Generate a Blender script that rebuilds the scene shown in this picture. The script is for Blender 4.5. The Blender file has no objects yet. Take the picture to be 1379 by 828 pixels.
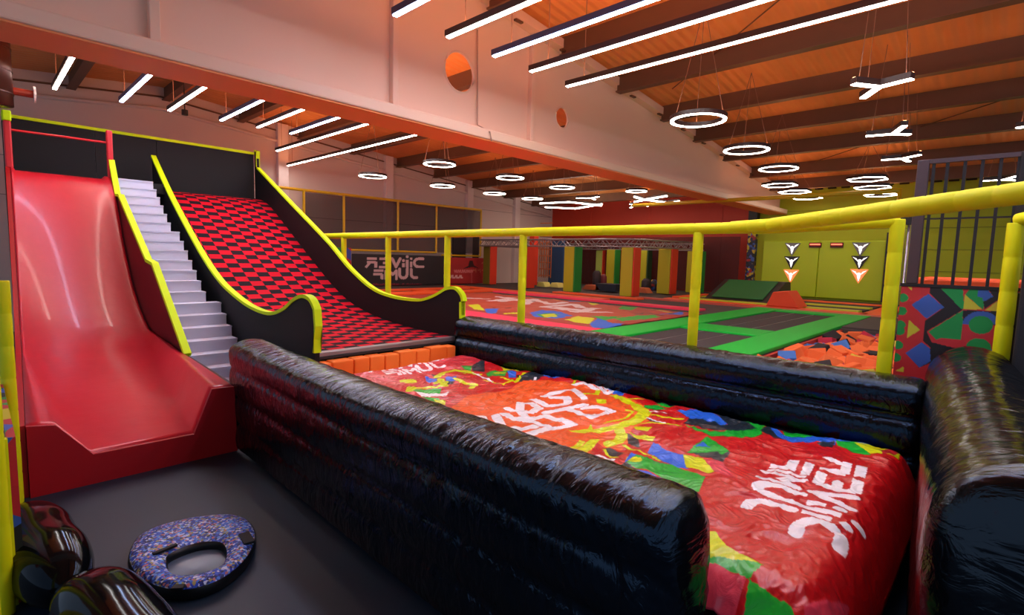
import bpy, bmesh, math, random
import numpy as np
from mathutils import Vector, noise
random.seed(7); rng = np.random.RandomState(5)
col = bpy.context.scene.collection
sc = bpy.context.scene
# ------------------------------------------------------------------ camera
F, YAW, PITCH, ROLL = 700.226, math.radians(43.80011), math.radians(5.52418), math.radians(1.53429)
CAM = np.array([0, 0, 2.2])
fw = np.array([math.cos(YAW)*math.cos(PITCH), math.sin(YAW)*math.cos(PITCH), -math.sin(PITCH)])
rt0 = np.cross(fw, [0, 0, 1]); rt0 /= np.linalg.norm(rt0); up0 = np.cross(rt0, fw)
rt = math.cos(ROLL)*rt0+math.sin(ROLL)*up0; upv = -math.sin(ROLL)*rt0+math.cos(ROLL)*up0
cd = bpy.data.cameras.new('camera'); cam = bpy.data.objects.new('camera', cd); col.objects.link(cam)
from mathutils import Matrix
M = Matrix([[rt[0], upv[0], -fw[0], 0], [rt[1], upv[1], -fw[1], 0], [rt[2], upv[2], -fw[2], 2.2], [0, 0, 0, 1]])
cam.matrix_world = M
cd.sensor_width = 36; cd.lens = 36*F/1379; cd.clip_start = .05; cd.clip_end = 200
sc.camera = cam
def at(x, y, ax, v):
    "point where the sight line through pixel x,y meets the plane ax = v"
    d = fw+rt*(x-689.5)/F-upv*(y-414)/F
    i = 'XYZ'.index(ax)
    return CAM+d*(v-CAM[i])/d[i]
# ------------------------------------------------------------------ materials
MATS = {}
def srgb(c):
    return tuple(((v/255)/12.92 if v/255 <= .04045 else ((v/255+.055)/1.055)**2.4) for v in c)
def mat(name, rgb, rough=.5, metal=0, bump=None, coat=0, var=0, spec=.5, vscale=3, emit=None, tint=None):
    if name in MATS: return MATS[name]
    m = bpy.data.materials.new(name); m.use_nodes = True; nt = m.node_tree; b = nt.nodes['Principled BSDF']
    c = srgb(rgb)
    b.inputs['Base Color'].default_value = (*c, 1); b.inputs['Roughness'].default_value = rough
    b.inputs['Metallic'].default_value = metal; b.inputs['Coat Weight'].default_value = coat
    b.inputs['Coat Roughness'].default_value = .08; b.inputs['Specular IOR Level'].default_value = spec
    if tint: b.inputs['Specular Tint'].default_value = (*tint, 1)
    tc = nt.nodes.new('ShaderNodeTexCoord')
    if var:
        n = nt.nodes.new('ShaderNodeTexNoise'); n.inputs['Scale'].default_value = vscale; n.inputs['Detail'].default_value = 5
        nt.links.new(tc.outputs['Object'], n.inputs['Vector'])
        mx = nt.nodes.new('ShaderNodeMix'); mx.data_type = 'RGBA'
        mx.inputs['A'].default_value = (*[v*(1-var) for v in c], 1); mx.inputs['B'].default_value = (*[min(1, v*(1+var)) for v in c], 1)
        nt.links.new(n.outputs['Fac'], mx.inputs['Factor']); nt.links.new(mx.outputs['Result'], b.inputs['Base Color'])
    if bump:
        sc_, st, dist = bump[:3]
        n = nt.nodes.new('ShaderNodeTexNoise'); n.inputs['Scale'].default_value = 1; n.inputs['Detail'].default_value = 4
        mp = nt.nodes.new('ShaderNodeMapping'); mp.inputs['Scale'].default_value = sc_ if hasattr(sc_, '__len__') else (sc_,)*3
        nt.links.new(tc.outputs['Object'], mp.inputs['Vector']); nt.links.new(mp.outputs['Vector'], n.inputs['Vector'])
        if len(bump) > 3: n.inputs['Distortion'].default_value = bump[3]
        bp = nt.nodes.new('ShaderNodeBump'); bp.inputs['Strength'].default_value = st; bp.inputs['Distance'].default_value = dist
        nt.links.new(n.outputs['Fac'], bp.inputs['Height']); nt.links.new(bp.outputs['Normal'], b.inputs['Normal'])
    if emit:
        b.inputs['Emission Color'].default_value = (*emit[0], 1); b.inputs['Emission Strength'].default_value = emit[1]
    MATS[name] = m; return m
def printmat(name, rough=.3, bump=None, coat=.3):
    m = mat(name, (255, 255, 255), rough, bump=bump, coat=coat); nt = m.node_tree
    a = nt.nodes.new('ShaderNodeAttribute'); a.attribute_name = 'print'
    nt.links.new(a.outputs['Color'], nt.nodes['Principled BSDF'].inputs['Base Color']); return m
black_vinyl = mat('black_vinyl', (10, 12, 16), .15, bump=((4, 13, 7), .62, .022, 1.4), coat=.0, spec=.62, tint=(.36, .62, 1))
black_vinyl_x = mat('black_vinyl_lengthwise', (9, 10, 13), .17, bump=((13, 4, 7), .5, .02, 1.4), coat=.0, spec=.55, tint=(.62, .8, 1))
black_soft = mat('black_vinyl_smooth', (9, 10, 12), .10, bump=(3, .10, .02), coat=.0, spec=.2, tint=(.55, .75, 1))
black_board = mat('black_board', (17, 16, 19), .6, var=.15, spec=.3)
dark_floor = mat('dark_floor_mat', (26, 44, 62), .5, bump=(40, .08, .003), var=.12, vscale=1.2)
red_vinyl = mat('red_vinyl', (205, 26, 48), .33, bump=(3.5, .25, .02), coat=.15, var=.04)
red_dark = mat('red_panel', (176, 16, 26), .4)
neon = mat('neon_yellow_edge', (212, 252, 16), .6, spec=.2)
yellow_pad = mat('yellow_padding', (236, 236, 8), .5, spec=.3, bump=(12, .3, .01))
yellow_far = mat('yellow_paint', (222, 180, 22), .45)
step_mat = mat('grey_step', (206, 208, 226), .6, var=.05)
white_wall = mat('pale_wall_paint', (226, 206, 200), .75, var=.04, vscale=.6)
wall_col = mat('pale_column_paint', (240, 222, 220), .7)
girder_m = mat('orange_lit_beam_paint', (244, 208, 184), .6, var=.03, vscale=.7)  # whitish beam with a little of the orange light put into its colour
girder_under = mat('bounce_lit_underside_paint', (255, 150, 92), .6)  # orange bounce light put into the underside colour
roof_m = mat('orange_lit_roof_sheet', (240, 156, 88), .6, var=.12, vscale=1.5)  # pale sheet, the orange light on it put into its base colour
purlin_m = mat('brown_purlin', (112, 76, 54), .55, var=.1)
redwall = mat('red_wall_paint', (196, 52, 26), .6, var=.06)
greenwall = mat('lime_wall_paint', (176, 186, 20), .65, var=.05)
lime_panel = mat('lime_vinyl_panel', (190, 214, 18), .4, bump=(4, .3, .02))
green_pad = mat('green_pad', (8, 190, 58), .55, spec=.25, bump=(3, .12, .02))
green_dark = mat('dark_green_mat', (38, 110, 56), .6)
pink_pad = mat('coral_pink_pad', (255, 66, 100), .6, spec=.25)
orange_pad = mat('orange_pad', (250, 92, 36), .5)
lime_pad = mat('lime_pad', (196, 206, 40), .5)
mesh_mat = mat('black_jump_mesh', (62, 56, 60), .85, bump=(300, .3, .002))
charcoal = mat('charcoal_frame', (40, 36, 38), .5)
rail_black = mat('black_railing_paint', (34, 24, 26), .4)
rail_grey = mat('purple_grey_steel', (74, 54, 58), .45)
silver = mat('silver_truss', (170, 160, 165), .35, metal=.7)
duct_m = mat('brown_duct', (84, 46, 38), .35, metal=.5)
deck_dark = mat('deck_surface', (74, 66, 66), .8)
foam_orange = mat('orange_foam', (238, 116, 56), .8, var=.08)
foam_blue = mat('blue_foam', (58, 112, 190), .8)
foam_black = mat('black_foam', (38, 34, 38), .85)
foam_pink = mat('magenta_foam', (200, 40, 70), .8)
foam_yellow = mat('yellow_foam', (222, 200, 70), .8)
grey_trim = mat('grey_metal_trim', (150, 148, 150), .35, metal=.6)
light_house = mat('light_housing', (54, 32, 30), .4)
red_post = mat('red_post_pad', (205, 26, 38), .4)
cable_m = mat('cable', (150, 110, 90), .6)
LW = mat('warm_diffuser', (255, 255, 255), .5, emit=((1, .90, .80), 19))
LC = mat('cool_diffuser', (255, 255, 255), .5, emit=((.58, .70, 1), 26))
LR = mat('ring_diffuser', (255, 255, 255), .5, emit=((1, .88, .74), 12))
LU = mat('added_orange_uplight', (255, 200, 160), .5, emit=((1, .41, .16), 12))  # unseen glowing strips added on the fixture tops to light the roof orange
def net_mat():
    m = mat('black_net', (60, 46, 50), .9); nt = m.node_tree
    tr = nt.nodes.new('ShaderNodeBsdfTransparent'); mx = nt.nodes.new('ShaderNodeMixShader'); mx.inputs[0].default_value = .4
    out = nt.nodes['Material Output']; nt.links.new(tr.outputs[0], mx.inputs[1]); nt.links.new(nt.nodes['Principled BSDF'].outputs[0], mx.inputs[2])
    nt.links.new(mx.outputs[0], out.inputs['Surface']); return m
net_m = net_mat()
def checker_mat():
    m = mat('red_black_checker', (200, 24, 44), .8, spec=.12, bump=(60, .15, .004)); nt = m.node_tree
    tc = nt.nodes.new('ShaderNodeUVMap'); ck = nt.nodes.new('ShaderNodeTexChecker'); ck.inputs['Scale'].default_value = 1
    ck.inputs['Color1'].default_value = (*srgb((196, 10, 36)), 1); ck.inputs['Color2'].default_value = (*srgb((30, 20, 26)), 1)
    nt.links.new(tc.outputs['UV'], ck.inputs['Vector']); nt.links.new(ck.outputs['Color'], nt.nodes['Principled BSDF'].inputs['Base Color']); return m
checker = checker_mat()
def corrug():
    m = roof_m; nt = m.node_tree; b = nt.nodes['Principled BSDF']
    tc = nt.nodes.new('ShaderNodeTexCoord'); w = nt.nodes.new('ShaderNodeTexWave'); w.bands_direction = 'Y'; w.inputs['Scale'].default_value = 1.6
    nt.links.new(tc.outputs['Object'], w.inputs['Vector'])
    bp = nt.nodes.new('ShaderNodeBump'); bp.inputs['Strength'].default_value = .5; bp.inputs['Distance'].default_value = .04
    nt.links.new(w.outputs['Fac'], bp.inputs['Height']); nt.links.new(bp.outputs['Normal'], b.inputs['Normal'])
corrug()
# ------------------------------------------------------------------ mesh helpers
def link(name, me, m, parent=None, smooth=False):
    o = bpy.data.objects.new(name, me); col.objects.link(o)
    if m:
        for k in (m if isinstance(m, (list, tuple)) else [m]): me.materials.append(k)
    if smooth: me.shade_smooth()
    if parent:
        o.parent = parent
        if parent.parent is None: o.matrix_parent_inverse = Matrix.Translation(-parent.location)
    return o
def tag(o, label, cat, group=None, kind=None):
    o['label'] = label; o['category'] = cat
    if group: o['group'] = group
    if kind: o['kind'] = kind
    return o
def thing(name, label, cat, loc, group=None):
    o = bpy.data.objects.new(name, None); col.objects.link(o); o.location = loc
    return tag(o, label, cat, group)
def struct(o):
    o['kind'] = 'structure'; return o
class MB:
    def __init__(s): s.v = []; s.f = []; s.m = []
    def add(s, v, f, mi=0):
        n = len(s.v); s.v += [tuple(map(float, p)) for p in v]; s.f += [tuple(i+n for i in q) for q in f]; s.m += [mi]*len(f); return s
    def box(s, x0, x1, y0, y1, z0, z1, mi=0):
        v = [(x, y, z) for x in (x0, x1) for y in (y0, y1) for z in (z0, z1)]
        return s.add(v, [(0, 1, 3, 2), (4, 6, 7, 5), (0, 4, 5, 1), (2, 3, 7, 6), (0, 2, 6, 4), (1, 5, 7, 3)], mi)
    def prism(s, pts, ax, a, b, mi=0):
        "polygon pts in the two other axes, extruded along ax from a to b"
        def p(u, w, t): return {'X': (t, u, w), 'Y': (u, t, w), 'Z': (u, w, t)}[ax]
        n = len(pts); v = [p(u, w, a) for u, w in pts]+[p(u, w, b) for u, w in pts]
        return s.add(v, [tuple(range(n))[::-1], tuple(range(n, 2*n))]+[(i, (i+1) % n, n+(i+1) % n, n+i) for i in range(n)], mi)
    def tube(s, pts, r, n=12, mi=0, cap=True, radii=None, closed=False):
        pts = [Vector(p) for p in pts]; L = len(pts); rings = []
        for i, p in enumerate(pts):
            if closed: d = pts[(i+1) % L]-pts[i-1]
            else: d = pts[min(i+1, L-1)]-pts[max(i-1, 0)]
            d.normalize(); a = Vector((0, 0, 1)) if abs(d.z) < .9 else Vector((1, 0, 0))
            u = d.cross(a).normalized(); w = u.cross(d); rr = radii[i] if radii else r
            rings.append([p+(u*math.cos(t)+w*math.sin(t))*rr for t in [2*math.pi*k/n+math.pi/n for k in range(n)]])
        v = [q for g in rings for q in g]; f = []
        for i in range(L if closed else L-1):
            for k in range(n):
                j = (i+1) % L
                f.append((i*n+k, i*n+(k+1) % n, j*n+(k+1) % n, j*n+k))
        if cap and not closed: f += [tuple(range(n))[::-1], tuple(range((L-1)*n, L*n))]
        return s.add(v, f, mi)
    def build(s, name, m, parent=None, smooth=False, bevel=0, seg=2, auto=None):
        me = bpy.data.meshes.new(name); me.from_pydata(s.v, [], s.f)
        for p, k in zip(me.polygons, s.m): p.material_index = k
        bm = bmesh.new(); bm.from_mesh(me); bmesh.ops.recalc_face_normals(bm, faces=bm.faces); bm.to_mesh(me); bm.free()
        me.update()
        o = link(name, me, m, parent, smooth)
        if bevel:
            b = o.modifiers.new('b', 'BEVEL'); b.width = bevel; b.segments = seg; b.limit_method = 'ANGLE'; b.angle_limit = math.radians(40)
        return o
def padded(p0, p1, r, seg=.28, n=14):
    "padded pole: foam sleeves with small grooves between them"
    p0 = Vector(p0); p1 = Vector(p1); L = (p1-p0).length; k = max(1, round(L/seg)); pts = []; rad = []
    for i in range(k):
        for t, q in ((0.01, .96), (.05, 1), (.5, 1.015), (.95, 1), (.99, .96)):
            pts.append(p0.lerp(p1, (i+t)/k)); rad.append(r*q)
    return pts, rad
def grid_obj(name, P, colors, m, parent=None, smooth=True):
    "P: (nu,nv,3) array of points, colors (nu,nv,3) linear print colours"
    nu, nv = P.shape[:2]; me = bpy.data.meshes.new(name)
    idx = np.arange(nu*nv).reshape(nu, nv)
    q = np.stack([idx[:-1, :-1], idx[1:, :-1], idx[1:, 1:], idx[:-1, 1:]], -1).reshape(-1, 4)
    me.vertices.add(nu*nv); me.vertices.foreach_set('co', P.reshape(-1).astype(np.float32))
    me.loops.add(q.size); me.loops.foreach_set('vertex_index', q.reshape(-1).astype(np.int32))
    me.polygons.add(len(q)); me.polygons.foreach_set('loop_start', np.arange(0, q.size, 4, dtype=np.int32))
    me.update(calc_edges=True)
    if colors is not None:
        a = me.color_attributes.new('print', 'FLOAT_COLOR', 'POINT')
        c = np.concatenate([colors, np.ones(colors.shape[:2]+(1,))], -1).astype(np.float32); a.data.foreach_set('color', c.reshape(-1))
    me.validate()
    return link(name, me, m, parent, smooth)
def raster(U, V, base, shapes):
    C = np.empty(U.shape+(3,)); C[:] = srgb(base)
    for s in shapes:
        kind, pts, c = s[0], np.array(s[1], float), np.array(srgb(s[2]))
        if kind == 'poly':
            lo = pts.min(0); hi = pts.max(0); box = (U >= lo[0]) & (U <= hi[0]) & (V >= lo[1]) & (V <= hi[1])
            if not box.any(): continue
            u = U[box]; v = V[box]; ins = np.zeros(u.shape, bool)
            for i in range(len(pts)):
                x0, y0 = pts[i]; x1, y1 = pts[(i+1) % len(pts)]
                if y0 == y1: continue
                ins ^= ((y0 > v) != (y1 > v)) & (u < (x1-x0)*(v-y0)/(y1-y0)+x0)
            k = np.zeros(U.shape, bool); k[box] = ins; C[k] = c
        elif kind == 'stroke':
            w = s[3]/2
            for a, b in zip(pts[:-1], pts[1:]):
                d = b-a; L = max(1e-9, d@d); t = np.clip(((U-a[0])*d[0]+(V-a[1])*d[1])/L, 0, 1)
                C[(U-a[0]-t*d[0])**2+(V-a[1]-t*d[1])**2 < w*w] = c
        elif kind == 'disc':
            C[(U-pts[0])**2+(V-pts[1])**2 < s[3]**2] = c
    return C
def homog(src, dst):
    A = []; B = []
    for (x, y), (u, v) in zip(src, dst):
        A += [[x, y, 1, 0, 0, 0, -u*x, -u*y], [0, 0, 0, x, y, 1, -v*x, -v*y]]; B += [u, v]
    h = np.append(np.linalg.solve(np.array(A, float), np.array(B, float)), 1).reshape(3, 3)
    def f(x, y):
        q = h@np.array([x, y, 1]); return q[:2]/q[2]
    return f
def affine(src, dst):
    A = np.array([[x, y, 1] for x, y in src], float); X = np.linalg.lstsq(A, np.array(dst, float), rcond=None)[0]
    return lambda x, y: np.array([x, y, 1.0])@X
def arc(cx, cy, r, a0, a1, n=8): return [(cx+r*math.cos(math.radians(a0+(a1-a0)*i/n)), cy+r*math.sin(math.radians(a0+(a1-a0)*i/n))) for i in range(n+1)]
# the park's two-row emblem, drawn as the strokes of its letters (mirrored as in the picture)
LOGO = [([(165, 152), (318, 152)], 40), ([(160, 205), (300, 205)], 36), ([(205, 220), (145, 290)], 38), ([(298, 200), (298, 295)], 48),
        ([(352, 152), (505, 152)], 40), ([(412, 215), (500, 215)], 36), ([(350, 280), (500, 280)], 38), ([(503, 150), (503, 282)], 40),
        ([(555, 152), (612, 280), (678, 152)], 44), ([(728, 225), (728, 285)], 42), ([(788, 172), (788, 300)], 42), ([(848, 195), (848, 285)], 38),
        ([(728, 180), (728, 182)], 46), ([(788, 120), (788, 122)], 46), ([(848, 152), (848, 154)], 40),
        ([(1030, 155)]+arc(955, 216, 61, -90, -270)+[(1030, 278)], 42),
        ([(265, 335), (420, 335)], 36), ([(262, 395), (400, 395)], 40), ([(396, 395), (396, 470)], 46), ([(448, 325), (448, 470)], 34),
        ([(500, 470), (500, 330), (560, 400), (618, 335), (618, 465)], 40),
        ([(668, 312)]+arc(725, 395, 58, 180, 0)+[(784, 312)], 44), ([(848, 315)]+arc(895, 400, 45, 180, 90)+[(935, 446)], 42)]
def logo_shapes(f, c, scale=1.0):
    out = []
    for pts, w in LOGO:
        h = w/2*scale
        for p, q in zip(pts[:-1], pts[1:]):
            d = np.array(q, float)-p; L = np.hypot(*d); d = d/L if L > 1e-6 else np.array([1., 0]); n = np.array([-d[1], d[0]])*h
            out.append(('poly', [f(*(p+n)), f(*(q+n)), f(*(q-n)), f(*(p-n))], c))
        for p in (pts if len(pts) > 2 or L < 4 else []):
            out.append(('poly', [f(p[0]+h*math.cos(t), p[1]+h*math.sin(t)) for t in np.linspace(0, 2*math.pi, 12, endpoint=False)], c))
    return out
def fbm(x, y, z, s, o=3): return noise.fractal(Vector((x*s, y*s, z*s)), 1.0, 2.0, o)
# ------------------------------------------------------------------ setting
FX, LY = 21.7, 18.0
def roofz(x): return 5+.1*(FX-max(x, 4.0)) if x > 4 else 5+.1*(FX-4)-.1*(4-x)
struct(MB().box(-4, FX+.3, -7, LY+.3, -.2, 0).build('floor', dark_floor))
ceil = MB()
xs = [-4, 4, FX+.3]
ceil.prism([(x, roofz(x)) for x in xs]+[(x, roofz(x)+.2) for x in xs[::-1]], 'Y', -7, LY+.3)
ceiling = struct(ceil.build('ceiling', roof_m))
for x in (-2, 0, 2, 4.1, 6.1, 8.0, 9.95, 11.94, 13.76, 15.79, 18.0, 20.0):
    for y0, y1 in ((-6.9, 6.55), (7.0, LY-.02)):
        m = MB().box(x, x+.07, y0, y1, roofz(x)-.34, roofz(x)+.01).box(x-.06, x+.13, y0, y1, roofz(x)-.36, roofz(x)-.33)
        m.build('purlin', purlin_m, ceiling)
for x in (5.0, 12.8):   # bracing rod under the sheet
    MB().tube([(x, -2, roofz(x)-.06), (x+6, 5.8, roofz(x+6)-.06)], .012, 6).build('bracing_rod', purlin_m, ceiling)
wl = struct(MB().box(-4, FX+.3, LY, LY+.3, 0, 7).build('wall_left', white_wall))
for x in (7.4, 11.5, 15.7, 18.8):
    MB().box(x-.17, x+.17, LY-.2, LY, 0, roofz(x)-.05).build('column', wall_col, wl, bevel=.01)
MB().tube([(x, LY-.08, roofz(x)-.62) for x in (-2, 1, 4, 8, 12, 16, 21.5)], .05, 8).build('pipe', white_wall, wl)
MB().tube([(x, LY-.05, roofz(x)-.28) for x in (-2, 1, 4, 8, 12, 16, 21.5)], .025, 6).build('cable', purlin_m, wl)
for z in (3.4, 4.35): MB().box(-3, FX-.1, LY-.012, LY, z, z+.012).build('panel_joint', mat('joint_shadow_grey', (120, 95, 90), .8), wl)
wb = struct(MB().box(FX, FX+.3, 7.55, LY, 0, 5.2).build('wall_back', redwall))
for y in (8.9, 12.2, 15.5): MB().box(FX-.03, FX, y-.03, y+.03, 0, 5.0).build('panel_seam', redwall, wb)
for z in (1.9, 2.6, 3.3, 4.0): MB().box(FX-.012, FX, 7.6, LY-.05, z, z+.02).build('panel_joint', redwall, wb)
wr = struct(MB().box(FX, FX+.3, -7, 7.55, 0, 5.2).build('wall_right', greenwall))
for z in (1.4, 2.1, 2.8, 3.5, 4.2): MB().box(FX-.012, FX, -7, 7.2, z, z+.015).build('panel_joint', mat('lime_joint', (120, 120, 30), .7), wr)
MB().box(FX-.15, FX, 2.35, 2.62, 0, 5.0).build('column', greenwall, wr)
for y in np.arange(-6.5, 7, .42): MB().box(FX-.06, FX, y, y+.26, 4.96, 5.02).build('eave_gap', mat('dark_gap', (40, 22, 18), .9), wr)
# far corner column with a speckled mural
def speckle(name, cols, scale):
    m = mat(name, (255, 255, 255), .5); nt = m.node_tree; tc = nt.nodes.new('ShaderNodeTexCoord'); v = nt.nodes.new('ShaderNodeTexVoronoi'); v.inputs['Scale'].default_value = scale
    nt.links.new(tc.outputs['Object'], v.inputs['Vector']); r = nt.nodes.new('ShaderNodeValToRGB'); r.color_ramp.interpolation = 'CONSTANT'
    sp = nt.nodes.new('ShaderNodeSeparateColor'); nt.links.new(v.outputs['Color'], sp.inputs[0]); nt.links.new(sp.outputs[0], r.inputs['Fac'])
    for i, c in enumerate(cols):
        if i == 0: r.color_ramp.elements[1].position = 1/len(cols)
        e = r.color_ramp.elements[i] if i < 2 else r.color_ramp.elements.new(i/len(cols))
        e.color = (*srgb(c), 1)
    nt.links.new(r.outputs['Color'], nt.nodes['Principled BSDF'].inputs['Base Color']); return m
mural = speckle('speckled_mural', [(40, 40, 70), (160, 40, 40), (30, 30, 36), (200, 170, 40), (60, 90, 170), (40, 36, 60)], 9)
cl = thing('mural_column', 'narrow dark column with speckled mural between red and lime walls', 'column', (FX-.2, 7.55, 0))
MB().box(FX-.25, FX-.001, 7.42, 7.72, 0, 3.4).build('column_body', mural, cl)
MB().box(FX-.27, FX-.001, 7.40, 7.74, 3.4, 4.7).build('column_head', charcoal, cl)
# ------------------------------------------------------------------ big plated beam
def plate_with_holes(outline, holes, y, th, name, m, parent):
    bm = bmesh.new(); es = []
    for loop in [outline]+holes:
        vs = [bm.verts.new((x, y, z)) for x, z in loop]
        es += [bm.edges.new((vs[i], vs[(i+1) % len(vs)])) for i in range(len(vs))]
    bmesh.ops.triangle_fill(bm, use_beauty=True, use_dissolve=False, edges=es)
    me = bpy.data.meshes.new(name); bm.to_mesh(me); bm.free()
    o = link(name, me, m, parent); s = o.modifiers.new('s', 'SOLIDIFY'); s.thickness = th; s.offset = 0; return o
beam = thing('roof_beam', 'huge pale orange-lit plated beam with round openings spanning the whole hall', 'beam', (9, 6.75, 4.1))
def circ(cx, cz, r, n=40): return [(cx+r*math.cos(2*math.pi*i/n), cz+r*math.sin(2*math.pi*i/n)) for i in range(n)]
holes = [circ(5.62, 5.14, .31), circ(8.27, 4.97, .2)]
plate_with_holes([(-3.9, 4.25), (FX-.02, 4.25), (FX-.02, roofz(FX)-.03), (4, roofz(4)-.03), (-3.9, roofz(-3.9)-.03)], holes, 6.72, .05, 'web_plate', girder_m, beam)
MB().box(-3.9, FX-.02, 6.4, 7.1, 4.12, 4.28).build('lower_flange', girder_m, beam, bevel=.02)
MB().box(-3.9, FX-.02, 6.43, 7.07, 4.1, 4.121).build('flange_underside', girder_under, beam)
m = MB().prism([(x, roofz(x)-.2) for x in (-3.9, 4, FX-.05)]+[(x, roofz(x)-.04) for x in (FX-.05, 4, -3.9)], 'Y', 6.5, 6.74)
m.build('upper_flange', girder_m, beam)
for x in (1.45, 4.36, 7.3): MB().box(x-.05, x+.05, 6.6, 6.70, 4.27, roofz(x)-.2).build('stiffener', girder_m, beam, bevel=.01)
for cx, cz, r in ((5.62, 5.14, .31), (8.27, 4.97, .2)):
    MB().tube([(x, 6.70, z) for x, z in circ(cx, cz, r)], .018, 8, closed=True).build('opening_rim', girder_m, beam, smooth=True)
for x in np.arange(5.4, 18, 1.25): MB().box(x-.02, x+.16, 6.44, 6.5, roofz(x)-.30, roofz(x)-.27).build('bracket', purlin_m, beam)
p = [at(540+460-460, 40, 'Y', 6.38), at(643, 40, 'Y', 6.66), at(643, 168, 'Y', 6.66), at(660, 178, 'Y', 6.38), at(662, 190, 'Y', 6.38)]
MB().tube(p[1:], .012, 8).build('conduit', mat('conduit_grey', (190, 150, 130), .5), beam)
# ------------------------------------------------------------------ lights
def area(name, loc, sx, sy, energy, color, rot=(0, 0, 0)):
    l = bpy.data.lights.new(name, 'AREA'); l.shape = 'RECTANGLE'; l.size = sx; l.size_y = sy; l.energy = energy; l.color = color
    o = bpy.data.objects.new(name, l); col.objects.link(o); o.location = loc; o.rotation_euler = rot; return o
def strip(x, y0, y1, z, cool, label, group):
    t = thing('linear_light', label, 'ceiling light', (x, (y0+y1)/2, z), group)
    MB().box(x-.045, x+.045, y0, y1, z+.012, z+.09).build('housing', light_house if not cool else mat('blue_grey_housing', (60, 60, 96), .4), t)
    MB().box(x-.028, x+.028, y0+.01, y1-.01, z, z+.0125).build('diffuser', LC if cool else LW, t)
    MB().box(x-.03, x+.03, y0+.01, y1-.01, z+.0905, z+.094).build('added_uplight', LU, t)  # added strip facing up, unseen from below
    for y in (y0+.35, y1-.35): MB().tube([(x, y, z+.08), (x, y, roofz(x)-.01)], .006, 5).build('suspension_cable', cable_m, t)
order = ['first', 'second', 'third', 'fourth', 'fifth']
for i, (x, c) in enumerate(((3.64, 1), (4.44, 0), (5.27, 1), (6.05, 0), (6.94, 0))):
    strip(x, -2.5, 5.55, 5.0, c, 'long %s linear light, %s from the left of five right of the beam' % ('bluish' if c else 'warm white', order[i]), 'long lights right of the beam')
nm = ['leftmost', 'second', 'third', 'fourth', 'fifth', 'sixth']
for i, (x, c) in enumerate(((1.22, 0), (2.2, 1), (3.0, 0), (3.97, 1), (4.74, 0), (5.5, 1))):
    strip(x, 7.7, 12.8, 5.0, c, 'short-looking %s strip light above the slides, %s from the left beyond the beam' % ('bluish' if c else 'warm', nm[i]), 'strip lights over the slides')
strip(6.17, 7.7, 15.3, 5.0, 0, 'warm strip light, upper of the two long ones left of the beam', 'strip lights over the slides')
strip(7.45, 7.7, 17.6, 5.0, 0, 'warm strip light, lower and longest left of the beam', 'strip lights over the slides')
def ring(x, y, z, r, n, label, group):
    t = thing('hexagon_light' if n == 6 else 'ring_light', label, 'ceiling light', (x, y, z), group)
    def ringmesh(r0, r1, z0, z1):
        m = MB(); v = []; f = []
        for k in range(n):
            a = 2*math.pi*k/n
            for rr, zz in ((r0, z0), (r1, z0), (r1, z1), (r0, z1)): v.append((x+rr*math.cos(a), y+rr*math.sin(a), zz))
        for k in range(n):
            j = (k+1) % n
            for q in range(4): f.append((k*4+q, k*4+(q+1) % 4, j*4+(q+1) % 4, j*4+q))
        return m.add(v, f)
    ringmesh(r-.075, r, z+.012, z+.08).build('housing', light_house, t)
    ringmesh(r-.062, r-.012, z, z+.0125).build('diffuser', LR, t)
    ringmesh(r-.055, r-.022, z+.0802, z+.082).build('added_uplight', LU, t)
    for a in (.5, 2.6, 4.7): MB().tube([(x+(r-.04)*math.cos(a), y+(r-.04)*math.sin(a), z+.07), (x, y, roofz(x)-.01)], .005, 4).build('suspension_cable', cable_m, t)
for i, (px, py, w) in enumerate(((940, 163, 'nearest and largest'), (1005, 203, 'second in line'), (1048, 228, 'third and smallest of the round ones in line'))):
    p = at(px, py, 'Z', 4.5); ring(p[0], p[1], 4.5, .45, 40, 'round ring light right of the beam, '+w, 'ring lights right of the beam')
for (px, py, w) in ((1050, 250, 'upper of the three left ones'), (1070, 259, 'middle of the three left ones'), (1087, 267, 'lowest of the three left ones'), (1168, 242, 'upper of the three right ones'), (1175, 253, 'middle of the three right ones'), (1186, 263, 'lowest of the three right ones')):
    p = at(px, py, 'Z', 4.5); ring(p[0], p[1], 4.5, .5, 6, 'hexagonal light before the lime wall, '+w, 'hexagonal lights')
for (px, py, w) in ((592, 222, 'largest, just under the beam'), (502, 238, 'farthest left, above the yellow net frame'), (687, 240, 'second along the beam'), (596, 251, 'below and right of the farthest left one'), (757, 253, 'third along the beam'), (666, 261, 'under the second along the beam'), (717, 268, 'smallest, beside the crossed lights'), (857, 258, 'half hidden by the beam')):
    p = at(px, py, 'Z', 4.5); ring(p[0], p[1], 4.5, .42 if px < 800 else .36, 40, 'round ring light left of the beam, '+w, 'ring lights left of the beam')
def wye(c, ends, label):
    z = 4.5; P = [Vector(at(*q, 'Z', z)) for q in [c]+ends]; x, y = P[0].x, P[0].y
    t = thing('y_light', label, 'ceiling light', (x, y, z), 'y shaped lights')
    for k, e in enumerate(P[1:]):
        u = e-P[0]; l = min(u.length, .95); u = Vector((u.x, u.y, 0)).normalized(); w = Vector((-u.y, u.x, 0)); o = Vector((x, y, 0))
        for nme, h, z0, z1, m in (('housing', .05, z+.012, z+.09, light_house), ('added_uplight', .022, z+.0905, z+.092, LU), ('diffuser', .042, z, z+.0125, LR)):
            q = [o-w*h, o+w*h, o+w*h+u*l, o-w*h+u*l]
            MB().prism([(p.x, p.y) for p in q], 'Z', z0+.0004*k, z1+.0004*k).build(nme, m, t)
        MB().tube([tuple(o+u*l*.8+Vector((0, 0, z+.08))), (x+u.x*l*.5, y+u.y*l*.5, roofz(x)-.01)], .005, 4).build('suspension_cable', cable_m, t)
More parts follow.
